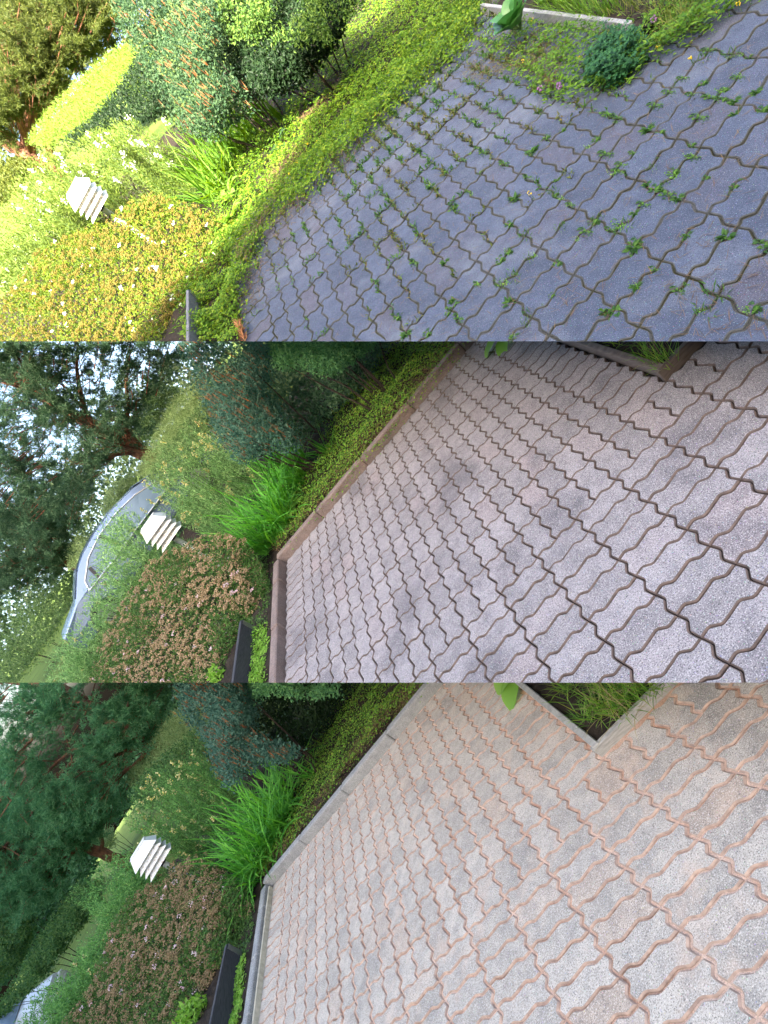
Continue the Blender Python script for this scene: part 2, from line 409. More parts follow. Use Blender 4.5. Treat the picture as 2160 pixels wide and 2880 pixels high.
for k, pl in PL.items():
    gap, cw, ch, bed = GAP[k]; mb = MB(); u_ = .11
    for (i, j, ni, nj) in stones():
        cc = pl.px(pl.lat(i+ni/2, j+nj/2)[None])[0]
        if cc[2] < .9 or cc[0] > 2900 or cc[1] < -500 or cc[1] > 3400: continue
        if pl.lo and cc[1] < pl.lo-260 or pl.hi and cc[1] > pl.hi+260: continue
        o = stone_outline(i, j, ni, nj)
        if k == 'C': o = o+rng.normal(0, .008, o.shape)
        o0 = inset(o, gap/u_); o1 = inset(o, (gap+cw)/u_); n = len(o)
        dz = abs(rng.normal(0, .0017)); tl = rng.normal(0, .0065, 2); c0_ = o.mean(0)
        hz = lambda q: dz+((q-c0_)*u_)@tl
        top = pl.lat(o1[:, 0], o1[:, 1], hz(o1)); mid = pl.lat(o0[:, 0], o0[:, 1], hz(o0)-ch); low = pl.lat(o0[:, 0], o0[:, 1], -.03)
        V = np.concatenate([top, mid, low]); r = np.arange(n); r2 = (r+1) % n
        mb.add(V, [tuple(r)], 0)
        mb.nv -= 3*n; mb.V.pop()
        mb.add(V, [(n+a_, n+b_, b_, a_) for a_, b_ in zip(r, r2)]+[(2*n+a_, 2*n+b_, n+b_, n+a_) for a_, b_ in zip(r, r2)], 1)
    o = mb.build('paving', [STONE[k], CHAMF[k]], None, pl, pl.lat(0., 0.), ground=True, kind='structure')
    # the bed the stones lie in, filling their joints
    mb = MB(); st = .5 if k == 'B' else .25
    I = np.arange(-22.3, 14.01, st); J = np.arange(-22.3, 10.01, st); gi, gj = np.meshgrid(I, J, indexing='ij')
    hh = bed+rng.normal(0, .0009 if k != 'B' else 0, gi.shape)
    V = pl.lat(gi, gj, hh); nI, nJ = gi.shape; pp = pl.px(V)
    q = (np.arange(nI-1)[:, None]*nJ+np.arange(nJ-1)[None])
    Q = np.stack([q, q+nJ, q+nJ+1, q+1], -1).reshape(-1, 4)
    ok = (pp[..., 2].ravel() > .8)[Q].all(1)
    mb.addq(V.reshape(-1, 3), Q[ok])
    mb.build('joint_sand' if k == 'A' else 'joint_bed', JOINT[k], None, pl, pl.lat(0., 0.), ground=True, kind='structure', smooth=True)
    # kerbstones
    if k != 'C':
        gname = {'A': 'grey kerbstones', 'B': 'brown stained kerbstones'}[k]
        jj = [-22.35, -17.2, -11.7, -6.2, -.7, 4.8]
        where = ['first from the paving corner', 'second from the paving corner', 'third from the paving corner', 'farthest from the corner', 'farthest from the corner']
        L1 = np.linalg.norm(pl.b); db = pl.b/L1; da = -unit(pl.a-db*(pl.a@db)); H = .085
        for m in range(len(jj)-1):
            p0 = pl.lat(-22.12, jj[m]+.03, -.05); le = (jj[m+1]-jj[m]-.06)*L1
            if pl.px(pl.lat(-22., jj[m])[None])[0][1] < (pl.lo or 0)-30: continue
            mb = MB(); kk = 6
            for s_ in range(kk): pass
            box(mb, p0+rng.normal(0, .002)*da, db*le, da*.075, pl.n*(H+.05+rng.normal(0, .003)), .008)
            o = mb.build('kerbstone', KERB[k], None, pl, p0+db*le/2)
            tag(o, f"{gname[:-1]} between flower bed and {TXT[k]}, {where[m]}", 'kerbstone', gname)
        ii = [-22.0, -19.0, -13.4, -7.9, -2.4]; La = np.linalg.norm(pl.a); da2 = pl.a/La; dj = -unit(pl.b-da2*(pl.b@da2))
        where = ['short one at the corner', 'middle one', 'one below the dark plank', 'out']
        for m in range(len(ii)-1):
            p0 = pl.lat(ii[m]+.03, -22.1, -.05); le = (ii[m+1]-ii[m]-.06)*La
            if pl.px(pl.lat(ii[m], -22.)[None])[0][1] > (pl.hi or 2880)+30: continue
            mb = MB(); box(mb, p0, da2*le, dj*.075, pl.n*(H+.04+rng.normal(0, .003)), .008)
            o = mb.build('kerbstone', KERB[k], None, pl, p0+da2*le/2)
            tag(o, f"{gname[:-1]} on the spirea side of {TXT[k]}, {where[m]}", 'kerbstone', gname)
        if k == 'A':                              # pale lath laid against the kerb
            mb = MB(); box(mb, pl.lat(-21.6, -22.02, -.02), da2*La*18, -dj*.018, pl.n*.062, .003)
            tag(mb.build('timber_lath', plain('pale lath', (.55, .50, .38), .8, .15, 30), None, pl, pl.lat(-14., -22.)), 'pale timber lath laid along the grey kerb below the spirea', 'lath')
    # timber frame of the planting box set into the paving
    La = np.linalg.norm(pl.a); Lb = np.linalg.norm(pl.b); da2, db = pl.a/La, pl.b/Lb
    lift = {'A': .05, 'B': .05, 'C': .06}[k]
    t = thing('planter_frame', pl.lat(-2.3, 2.15), {'A': 'silver grey timber frame of the planting box beside orange-sanded paving', 'B': 'brown weathered timber frame of the planting box beside dark-jointed paving', 'C': 'grey timber edge of the planting box half buried in weeds'}[k], 'planter frame')
    mb = MB(); box(mb, pl.lat(-2.27 if k != 'C' else -3.3, 2.12, -.03), -da2*La*14, db*.030*(1/abs(unit(db)@unit(np.cross(pl.n, da2)))), pl.n*(lift+.03), .003); mb.build('board', WOOD[k], t, pl)
    if k != 'C':
        mb = MB(); box(mb, pl.lat(-2.22, 2.02, -.03), db*Lb*14, -da2*.026*(1/abs(unit(da2)@unit(np.cross(pl.n, db)))), pl.n*(lift+.024), .003); mb.build('board', WOOD[k], t, pl)
    # soil inside the box and in the beds behind the kerbs, lawn beyond
    def sheet(i0, i1, j0, j1, ni, nj, h, rough, name, mat, pw=1.0, ti=1.0):
        fi = np.linspace(0, 1, ni)**ti; fj = np.linspace(0, 1, nj)**pw
        gi, gj = np.meshgrid(i0+(i1-i0)*fi, j0+(j1-j0)*fj, indexing='ij')
        V = pl.lat(gi, gj, h+rng.normal(0, rough, gi.shape)); pp = pl.px(V)
        q = (np.arange(ni-1)[:, None]*nj+np.arange(nj-1)[None]); Q = np.stack([q, q+nj, q+nj+1, q+1], -1).reshape(-1, 4)
        ok = (pp[..., 2].ravel() > .5)[Q].all(1)
        mb = MB(); mb.addq(V.reshape(-1, 3), Q[ok] if (i1-i0)*(j1-j0) > 0 else Q[ok][:, ::-1])
        return mb.build(name, mat, None, pl, pl.lat(float(i0), float(j0)), ground=True, kind='structure', smooth=True)
    sheet(-2.4, -16, 2.3, 14, 40, 40, .03, .008, 'planter_soil', SOIL)
    sheet(-22.75 if k != 'C' else -22.2, -75, -70, 60, 90, 150, .035, .014, 'bed_soil', SOIL)
    sheet(14, -22.7, -22.75 if k != 'C' else -22.2, -70, 60, 80, .035, .014, 'bed_soil', SOIL)
    # far lawn: the plot's ground out to the trees
    ylo = pl.lo if pl.lo is not None else -1400; yhi = pl.hi if pl.hi is not None else 4300
    hz = []
    for y in np.linspace(ylo, yhi, 25):
        row = []
        for dist in np.concatenate([np.linspace(3.2, 12, 24), np.geomspace(13, 120, 24)]):
            # walk along the seam-parallel line until the wanted depth
            nn = pl.n; c_ = (pl.t-.04*pl.n-CAM)@nn
            # pixel x for which the ground lies at camera depth dist
            d0 = RW@np.array([-1080/F_PX, (y-1440)/F_PX, 1]); d1 = RW@np.array([1/F_PX, 0, 0])
            x_ = (c_/dist-d0@nn)/(d1@nn); row.append(CAM+(d0+d1*x_)*dist)
        hz.append(row)
    V = np.array(hz); n1, n2 = V.shape[:2]; q = (np.arange(n1-1)[:, None]*n2+np.arange(n2-1)[None]); Q = np.stack([q, q+n2, q+n2+1, q+1], -1).reshape(-1, 4)
    mb = MB(); mb.addq(V.reshape(-1, 3), Q); mb.build('lawn', LAWN, None, None, pl.lat(0., 0.), kind='structure', smooth=True)
# ------------------------------------------------------------------ unseen low house and added tall sun blocker behind the viewer, outlines shaped for shade
hz_ = unit([SUN[0], SUN[1], 0]); rt_ = np.cross(hz_, [0, 0, 1.0]); HW = CAM-hz_*3.0-SUN*(9/(SUN@hz_)); UP = np.array([0, 0, 1.0])
WALLM = plain('pale render', (.62, .58, .52), .9, .1, 3); ROOFM = plain('brown roof tiles', (.16, .08, .06), .8, .2, 12); GLASSM, _t, _p = newmat('window glass'); _p.inputs['Base Color'].default_value = (.03, .04, .05, 1); _p.inputs['Roughness'].default_value = .08
def house(name, label, outline, depth, wins):
    base = HW+rt_*np.mean([p[0] for p in outline])+UP*(-3)
    t = thing(name, base, label, 'house'); n = len(outline)
    f_ = np.array([HW+rt_*x+UP*y for x, y in outline]); b_ = f_-hz_*depth
    mb = MB(); mb.add(np.concatenate([f_, b_]), [tuple(range(n)), tuple(range(n, 2*n))[::-1]]+[(k, (k+1) % n, n+(k+1) % n, n+k) for k in range(n)]); mb.build('wall', WALLM, t)
    mb = MB()
    for k in range(n-1):
        (x0, y0), (x1, y1) = outline[k], outline[k+1]
        if y0 > -2 and y1 > -2 and abs(x1-x0) > .3: box(mb, f_[k]+hz_*.0-UP*.02-hz_*(depth+.3), f_[k+1]-f_[k], hz_*(depth+.3), -np.cross(hz_, unit(f_[k+1]-f_[k]))*(-.012))
    mb.build('roof', ROOFM, t)
    for (x, y, w_, h_) in wins:
        mb = MB(); box(mb, HW+rt_*x+UP*y+hz_*.01, rt_*w_, UP*h_, hz_*.04); mb.build('window', GLASSM, t)
house('house', 'low pale rendered house unseen behind the viewer, outline shaped to shade the weedy paving', [(-2.9, -6), (-2.9, 4.6), (-2.55, 4.7), (-1.5, 4.75), (-.9, 5.0), (-.4, 5.6), (.2, 6.1), (.8, 6.3), (9, 8.5), (9, -6)], 6, [(1.5, -.6, 1.4, 1.3), (4.5, -.6, 1.4, 1.3), (6.5, 2.4, 1.2, 1.2)])
house('tall_sun_blocker', 'tall house-shaped sun blocker with a slanting gable, added unseen behind the viewer', [(-95, -9), (-95, 12), (-46, 15), (-35, 17), (-30, 21), (-16.5, 22.3), (0.1, 1.15), (0.1, -9)], 8, [(-6, 1, 1.4, 1.4), (-10, 1, 1.4, 1.4), (-10, 5, 1.4, 1.4), (-15, 3, 1.4, 1.4)])
# ------------------------------------------------------------------ plants
G = lambda *c: list(c)
LM = {
 'A': dict(spirea=G((.02, .05, .014), (.04, .085, .02), (.06, .115, .028)), head=G((.15, .105, .05), (.26, .185, .085), (.36, .27, .15)), lily=G((.03, .13, .02), (.06, .20, .025), (.10, .27, .035)), herb=G((.04, .12, .04), (.08, .18, .05), (.13, .25, .08)), barb=G((.018, .055, .045), (.035, .085, .065), (.06, .115, .09)), cara=G((.03, .09, .045), (.06, .15, .06), (.10, .21, .08)), cover=G((.03, .09, .012), (.07, .16, .02), (.11, .22, .03), (.15, .18, .03)), pine=G((.03, .10, .055), (.055, .14, .065), (.09, .19, .09)), bush=G((.02, .06, .022), (.04, .095, .03), (.075, .13, .04)), pale=G((.13, .19, .09), (.2, .26, .13), (.26, .32, .18)), hedge=G((.08, .125, .05), (.115, .17, .07), (.16, .215, .1)), far=G((.02, .06, .03), (.04, .10, .045), (.06, .13, .06))),
}
LM['B'] = dict(LM['A']); LM['B'].update(head=G((.22, .15, .075), (.38, .27, .14), (.50, .38, .23)), herb=G((.06, .13, .05), (.12, .22, .08), (.2, .3, .13)), pine=G((.02, .05, .028), (.04, .085, .045), (.08, .13, .075)), far=G((.03, .06, .035), (.06, .10, .05), (.11, .15, .08)), bush=G((.04, .075, .03), (.075, .13, .045), (.13, .19, .08)))
LM['C'] = dict(LM['A']); LM['C'].update(spirea=G((.05, .10, .008), (.11, .17, .01), (.17, .23, .015)), head=G((.13, .10, .018), (.20, .16, .03), (.26, .21, .05)), lily=G((.05, .14, .01), (.10, .21, .015), (.16, .28, .03)), herb=G((.08, .14, .02), (.14, .21, .03), (.21, .28, .06)), cover=G((.05, .12, .008), (.10, .20, .012), (.15, .27, .016), (.20, .26, .02)), pine=G((.04, .065, .015), (.08, .11, .022), (.13, .16, .035)), bush=G((.05, .075, .012), (.09, .12, .02), (.14, .16, .03)), barb=G((.02, .055, .025), (.045, .10, .04), (.09, .15, .06)), cara=G((.04, .10, .02), (.09, .17, .03), (.15, .24, .04)), hedge=G((.1, .19, .025), (.16, .26, .03), (.22, .31, .05)), far=G((.03, .05, .012), (.06, .085, .02), (.1, .12, .03)))
for _k, _f in (('A', 1.75), ('B', 1.8)):
    for _w in set(LM[_k])-{'head'}: LM[_k][_w] = [tuple(min(.75, c*_f*(.92 if q_ == 2 else 1)) for q_, c in enumerate(cc)) for cc in LM[_k][_w]]
for _k in 'ABC': LM[_k]['dark'] = [(.008, .022, .008), (.015, .04, .012), (.03, .06, .02)]  # darkest leaf tone: shade of the shrub hollows put into the colour
def lm(k, what, trans=.3):
    key = (k, what)
    if key not in MATS: MATS[key] = leafmat(f'{what} leaves {k}', LM[k][what], trans)
    return MATS[key]
YEL = leafmat('pale yellow petals', [(.62, .58, .22), (.72, .68, .36), (.6, .5, .1)], .2); PINK = leafmat('pale pink petals', [(.62, .38, .44), (.72, .55, .58), (.75, .68, .68)], .2)
WHITEP = leafmat('white petals', [(.75, .75, .68), (.8, .8, .75)], .2); ORANGE = leafmat('orange twigs', [(.13, .04, .012), (.24, .08, .02), (.30, .12, .04)], 0)
DRY = leafmat('dry litter', [(.055, .035, .02), (.13, .075, .04), (.20, .13, .06), (.09, .05, .03)], 0); STEM = leafmat('green stems', [(.06, .12, .03), (.10, .16, .05)], 0)
BRIGHT = leafmat('fresh leaves', [(.10, .26, .03), (.17, .36, .05), (.24, .42, .08)], .35); WEEDM = leafmat('weed leaves', [(.03, .09, .02), (.055, .14, .03), (.09, .19, .03)], .3)
WEEDB = leafmat('moss and dry weed', [(.05, .06, .015), (.10, .10, .03), (.12, .08, .04)], .1)
def shrub(name, label, cat, k, poly, n, T, L, Wd, what, up=.4, z=None, lumpsize=.25, half=False, stems=8, gap=-9., extra=None, group=None, seed=1, ragged=25, parent=None):
    """bush: leafy volume inside an outline, stems rising from its foot"""
    pl = PL[k]; P = pvol(pl, poly, n, T, lumpsize, half, ragged, z, gap, seed)
    c = P.mean(0); base = pl.foot(c)
    t = thing(name, base, label, cat, group)
    D = norm(rdir(len(P))+pl.u*up); Nn = norm(norm(CAM-P)*.7+pl.u*.6+rdir(len(P))*.8)
    mb = MB(); leaves(mb, P, D, Nn, L*rng.uniform(.6, 1.25, len(P)), Wd*rng.uniform(.7, 1.2, len(P)))
    mb.build('foliage', lm(k, what), t, pl)
    if stems:
        mb = MB()
        for q in rng.choice(len(P), stems):
            f0 = base+(pl.foot(P[q])-base)*.45; tube(mb, np.array([f0, f0*.5+P[q]*.5+rng.normal(0, .03, 3), P[q]]), [.012, .008, .003], 5)
        mb.build('stem', TWIG, t, pl)
    if extra: extra(t, P)
    return t, P
def spirea(k, poly, label):
    pl = PL[k]
    def ex_(t, P):
        H = pvol(pl, poly, 2300, .37, .22, ragged=18, front=1.0); mb = MB(); pk = MB()
        up = norm(norm(CAM-H)*.6+pl.u+rdir(len(H))*.35); s1 = perp(up); s2 = np.cross(up, s1)
        for q in range(len(H)):
            m_ = rng.integers(9, 17); r_ = rng.uniform(.016, .031); a_ = rng.uniform(0, 6.28, m_); rr = r_*np.sqrt(rng.random(m_))
            c = H[q]+s1[q]*(np.cos(a_)*rr)[:, None]+s2[q]*(np.sin(a_)*rr)[:, None]+up[q]*(rng.uniform(-.004, .004, m_)+.012-rr*.25)[:, None]
            blob(pk if q % 34 == 0 else mb, c, rng.uniform(.0045, .008, m_))
        mb.build('flower_heads', lm(k, 'head', .1), t, pl); pk.build('pink_flowers', PINK if k != 'C' else WHITEP, t, pl)
    return shrub('spirea', label, 'shrub', k, poly, 26000, .33, .030, .015, 'spirea', .5, stems=26, extra=ex_, lumpsize=.22, seed=4, ragged=18)
def clump(name, label, cat, k, bases, n, L, Wd, what, droop=.7, spread=.75, lean=0., half=False, seg=6, group=None, jit=.05, material=None, h=.03):
    pl = PL[k]; b0 = np.concatenate([(pl.gcr2 if half else pl.gcr)([x], [y], h) for x, y in bases])
    t = thing(name, b0.mean(0), label, cat, group); mb = MB()
    P = b0[rng.integers(0, len(b0), n)]+rng.normal(0, jit, (n, 2))@np.array([pl.r, pl.f])
    D = norm(pl.u+(rng.normal(0, spread, (n, 2))@np.array([pl.r, pl.f]))+pl.r*lean)
    blades(mb, P, D, L*rng.uniform(.55, 1.15, n), Wd*rng.uniform(.7, 1.2, n), pl.u, droop*rng.uniform(.4, 1.5, n), seg)
    mb.build('leaves', material or lm(k, what), t, pl); return t
def broadleaf(name, label, k, base, n, L, Wd, half=False, up=.5, material=None, h=.03, cat='plant', droop=.9):
    """rosette of wide wavy leaves on short stalks"""
    pl = PL[k]; b0 = (pl.gcr2 if half else pl.gcr)([base[0]], [base[1]], h)[0]; t = thing(name, b0, label, cat); sm = MB()
    for q in range(n):
        an = q*2.4+rng.uniform(-.3, .3); el = up+rng.uniform(-.25, .3); o = math.cos(an)*pl.r+math.sin(an)*pl.f
        d = norm(o*math.cos(el)+pl.u*math.sin(el)); st = L*rng.uniform(.25, .5); p = b0+d*st; tube(sm, np.array([b0, p]), .004, 5)
        s_ = norm(np.cross(d, pl.u)); le = L*rng.uniform(.75, 1.1); rows = []; nr = 9
        dd = d.copy(); pp = p.copy()
        for r_ in range(nr+1):
            f = r_/nr; w_ = Wd*max(.02, math.sin(math.pi*min(1, f*.93+.04))**.75)*.5; nn = np.cross(s_, dd)
            rows += [pp+s_*w_+nn*(w_*.28+.05*w_*math.sin(f*19)), pp-nn*0, pp-s_*w_+nn*(w_*.28-.05*w_*math.sin(f*17))]
            dd = norm(dd-pl.u*droop/nr); pp = pp+dd*le/nr
        fs = []
        for r_ in range(nr):
            for c_ in range(2): a_ = r_*3+c_; fs.append((a_, a_+1, a_+4, a_+3))
        mb = MB(); mb.add(np.array(rows), fs); mb.build('leaf', material or BRIGHT, t, pl, smooth=True)
    sm.build('stalk', STEM, t, pl); return t
def herbs(k, poly, n, name, label, cat, group, what, zr, hmax=.95, leafL=.055, leafW=.009, perstem=46, flower=0., fm=None, side=.35):
    pl = PL[k]; a_ = np.array([p[:2] for p in poly], float); c_ = 0
    while c_ < n:
        x = rng.uniform(a_[:, 0].min(), a_[:, 0].max(), 1); y = rng.uniform(a_[:, 1].min(), a_[:, 1].max(), 1)
        if not inpoly(poly, x, y)[0]: continue
        c_ += 1; top = pl.cr(x[0], y[0], rng.uniform(*zr)); base = pl.foot(top); Ln = np.linalg.norm(top-base)
        if Ln > hmax or (top-base)@pl.u < 0: base = top-pl.u*hmax; Ln = hmax
        t = thing(name, base, label, cat, group); sm = MB(); lf = MB(); fl = MB()
        off = rng.normal(0, .05, 3); nst = rng.integers(2, 5)
        for s_ in range(nst):
            tp = top+(rng.normal(0, .09, 3) if s_ else 0)-pl.u*(rng.uniform(0, .25) if s_ else 0)
            mid = (base+tp)/2+off; ts = np.linspace(0, 1, 7)[:, None]; pts = (1-ts)**2*base+2*ts*(1-ts)*mid+ts**2*tp
            tube(sm, pts, np.linspace(.0035, .0015, 7), 4)
            m_ = perstem; f = rng.uniform(.25, 1, m_); P = np.stack([np.interp(f, ts[:, 0], pts[:, q]) for q in range(3)], 1)
            # short side shoots carry the leaves out from the stem
            o = norm(rdir(m_)); o = norm(o-pl.u*(o@pl.u)[:, None]); P = P+o*(rng.random(m_)**2*.09*side/.35*(1.1-f))[:, None]
            leaves(lf, P, norm(o*.8+pl.u*.65+rdir(m_)*.25), rdir(m_), leafL*rng.uniform(.5, 1.2, m_)*(1.25-.6*f), leafW)
            if rng.random() < flower:
                m2 = rng.integers(8, 20); blob(fl, tp-pl.u*(rng.random(m2)*.06)[:, None]+rng.normal(0, .012, (m2, 3)), rng.uniform(.006, .013, m2))
        sm.build('stem', STEM, t, pl); lf.build('leaves', lm(k, what), t, pl)
        if fl.nv: fl.build('flowers', fm or YEL, t, pl)
def pine(k, path, z, r0, r1, poly, n, T, label, gap=-9., limbs=9, name='pine_tree', cat='pine tree', L=.12, seed=2, extra=None):
    pl = PL[k]; pts = np.array([pl.cr(x, y, z) for x, y in path]); ft = pl.foot(pts[-1])
    if np.linalg.norm(ft-pts[-1]) < 6: pts = np.concatenate([pts, [ft]])
    m_ = 14; ts = np.linspace(0, 1, len(pts)); pts = np.stack([np.interp(np.linspace(0, 1, m_), ts, pts[:, q]) for q in range(3)], 1)+rng.normal(0, .02, (m_, 3))
    t = thing(name, pts[-1], label, cat); mb = MB(); tube(mb, pts, np.linspace(r1, r0, m_), 12, wob=.12); mb.build('trunk', BARK, t, pl)
    P = pvol(pl, poly, n//14, T, .5, z=z-.2, gap=gap, seed=seed, front=.4, ragged=40)
    mb = MB(); tw = MB(); ax = norm(np.stack([pts[np.argmin(np.linalg.norm(pts-q_, axis=1))] for q_ in P])-P)
    d_ = norm(rdir(len(P))*.75-ax*.55+pl.u*.15); ls_ = rng.uniform(.25, .6, len(P)); rp = 17
    f_ = np.tile(np.linspace(.1, 1, rp), len(P)); dd = np.repeat(d_, rp, 0); Q = np.repeat(P, rp, 0)+dd*(f_*np.repeat(ls_, rp))[:, None]+rng.normal(0, .035, (len(P)*rp, 3))
    nb = 8; m_ = len(Q); D = norm(np.repeat(dd, nb, 0)*.55+rdir(m_*nb)*.85+pl.u*.2); leaves(mb, np.repeat(Q, nb, 0), D, rdir(m_*nb), L*rng.uniform(.55, .9, m_*nb), L*.12)
    for q in range(0, len(P), 3): tube(tw, np.array([P[q]+ax[q]*.35, P[q], P[q]+d_[q]*ls_[q]*.8]), [.013, .009, .003], 4, cap=False)
    tw.build('twigs', BARK, t, pl)
    mb.build('needles', lm(k, 'pine', .35), t, pl)
    mb = MB()
    for q in rng.choice(len(P), limbs):            # limbs reach from the trunk into the clumps, twigs fork off them
        j_ = np.argmin(np.linalg.norm(pts-P[q]+pl.u*.5, axis=1)); a_ = pts[j_]; b_ = P[q]
        tt = np.linspace(0, 1, 6)[:, None]; pp = a_+(b_-a_)*tt+pl.u*np.sin(tt*3.1)*.25*np.linalg.norm(b_-a_)*.3+rng.normal(0, .03, (6, 3)); tube(mb, pp, np.linspace(r1*.55, .012, 6), 6)
        for _ in range(3):
            c_ = pp[rng.integers(2, 6)]; d_ = P[np.argsort(np.linalg.norm(P-c_, axis=1))[rng.integers(20, 120) % len(P)]]; tube(mb, np.array([c_, (c_+d_)/2+rng.normal(0, .04, 3), d_]), [.014, .01, .005], 4)
    mb.build('branches', BARK if k != 'X' else TWIG, t, pl)
    return t
def cover(k, poly, n, name, what, L, Wd, hr, half=False, material=None, lump_=.2, upn=1., kind='stuff', jit=10, drop=-2.):
    """low plants spread over the ground inside an outline"""
    pl = PL[k]; a_ = np.array(poly, float); xs = []; ys = []; cnt = 0
    wt = None
    while cnt < n:
        x = rng.uniform(a_[:, 0].min(), a_[:, 0].max(), 4*n); y = rng.uniform(a_[:, 1].min(), a_[:, 1].max(), 4*n); q = inpoly(poly, x, y); xs.append(x[q]); ys.append(y[q]); cnt += q.sum()
    x = np.concatenate(xs)[:n]+rng.normal(0, jit, n); y = np.concatenate(ys)[:n]+rng.normal(0, jit, n)
    g = pl.gcr2 if half else pl.gcr; P = g(x, y, 0.); lm_ = lump(P, lump_, 3); kp = lm_+.25*rng.normal(size=n) > drop; P, lm_ = P[kp], lm_[kp]; n = len(P)
    P = P+pl.n*(hr[0]+(hr[1]-hr[0])*rng.random(n)**.7*np.clip(.6+.5*lm_, .1, 1.2))[:, None]
    mb = MB(); o = rdir(n); o = norm(o-pl.n*(o@pl.n)[:, None]+pl.n*.25); leaves(mb, P, o, norm(pl.n*upn+rdir(n)*.55), L*rng.uniform(.6, 1.25, n), Wd*rng.uniform(.7, 1.2, n))
    return tag(mb.build(name, material or lm(k, what), None, pl, P.mean(0)), kind=kind)
def turf(k, poly, n, name, L, Wd, material, half=False, h=0., droop=.8, spread=.6, kind='stuff'):
    pl = PL[k]; a_ = np.array(poly, float); xs = []; ys = []; cnt = 0
    while cnt < n:
        x = rng.uniform(a_[:, 0].min(), a_[:, 0].max(), 4*n); y = rng.uniform(a_[:, 1].min(), a_[:, 1].max(), 4*n); q = inpoly(poly, x, y); xs.append(x[q]); ys.append(y[q]); cnt += q.sum()
    P = (pl.gcr2 if half else pl.gcr)(np.concatenate(xs)[:n], np.concatenate(ys)[:n], h)
    P = P[lump(P, .1, 2) > -.45]; n = len(P)
    D = norm(pl.u+(rng.normal(0, spread, (n, 2))@np.array([pl.r, pl.f]))); mb = MB()
    blades(mb, P, D, L*rng.uniform(.5, 1.2, n), Wd, pl.u, droop*rng.uniform(.3, 1.4, n), 3)
    return tag(mb.build(name, material, None, pl, P.mean(0)), kind=kind)
def thorns(t, P, k):
    pl = PL[k]; q = P[rng.random(len(P)) < (.012 if k == 'C' else .026)]; n = len(q); mb = MB(); leaves(mb, q+norm(CAM-q)*.03, norm(pl.u+rdir(n)*.25), rdir(n), rng.uniform(.05, .13, n), .005); leaves(mb, q+norm(CAM-q)*.03, norm(pl.u+rdir(n)*.25), norm(CAM-q), rng.uniform(.05, .13, n), .005)
    mb.build('orange_twigs', ORANGE, t, pl)
for _k in 'ABC': LM[_k]['fresh'] = [(.12, .28, .03), (.2, .4, .05), (.28, .45, .09)]
# ------------------------------------------------------------------ garden lamp, plank, cars
LAMPW = plain('white enamel', (.82, .81, .78), .45, .03, 30); LAMPB = plain('black plastic', (.02, .02, .02), .5, .2, 30)
m_, t_, p_ = newmat('louvre enamel with rust specks'); co_ = N(t_, 'ShaderNodeTexCoord').outputs['Object']
r_ = ramp(t_, noise(t_, co_, 60, 4, .7), [(.36, (.35, .22, .12)), (.46, (.82, .81, .78))]); t_.links.new(r_.outputs[0], p_.inputs['Base Color']); p_.inputs['Roughness'].default_value = .45; LOUV = m_
def lamp(k, head, z, label, size=1.0):
    pl = PL[k]; c = pl.cr(*head, z); ft = pl.foot(c); t = thing('garden_lamp', ft, label, 'garden lamp'); U = pl.u
    vd = unit(CAM-c); U = unit(unit(U-vd*(U@vd))+vd*.10); s1 = norm(np.cross(U, vd)); s2 = np.cross(s1, U); an = math.radians(8); s1, s2 = s1*math.cos(an)+s2*math.sin(an), s2*math.cos(an)-s1*math.sin(an)
    def frus(mb, h0, w0, h1, w1, open_=False, th=.004):
        ring = lambda h, w_: [c+U*h*size+(s1*sx+s2*sy)*w_*size for sx, sy in ((1, 1), (-1, 1), (-1, -1), (1, -1))]
        V = ring(h0, w0)+ring(h1, w1); F = [(q, (q+1) % 4, 4+(q+1) % 4, 4+q) for q in range(4)]
        if open_:
            V += ring(h0, w0-th)+ring(h1-th, w1-th); F += [(8+(q+1) % 4, 8+q, 12+q, 12+(q+1) % 4) for q in range(4)]+[((q+1) % 4, q, 8+q, 8+(q+1) % 4) for q in range(4)]+[(4+q, 4+(q+1) % 4, 12+(q+1) % 4, 12+q) for q in range(4)]
        else: F += [(3, 2, 1, 0), (4, 5, 6, 7)]
        mb.add(V, F)
    hs = .058
    mb = MB(); frus(mb, .045, .165, .145, .105); mb.build('cap', LAMPW, t, pl)
    mb = MB(); frus(mb, .147, .108, .153, .108); mb.build('cap_rim', LAMPW, t, pl)
    for q in range(3):
        mb = MB(); frus(mb, .045-hs*(q+1), .165, .045-hs*q+.012, .085, True); mb.build('louvre', LOUV, t, pl)
    mb = MB(); tube(mb, np.array([c+U*.10*size, c-U*.14*size]), .045*size, 12); mb.build('diffuser', LAMPW, t, pl)
    mb = MB(); tube(mb, np.array([c-U*.125*size, c-U*.165*size]), .036*size, 12); mb.build('collar', LAMPB, t, pl)
    mb = MB(); tube(mb, np.array([c-U*.16*size, c-U*np.linalg.norm(c-ft)*1.05]), .028*size, 12); mb.build('post', LAMPW, t, pl)
CARW = plain('dark tyre', (.02, .02, .02), .8, .2, 30); HUB = plain('alloy', (.5, .5, .52), .3, .05, 10, metal=.9); CHROME = plain('bright trim', (.85, .85, .85), .2, .03, 10, metal=.6)
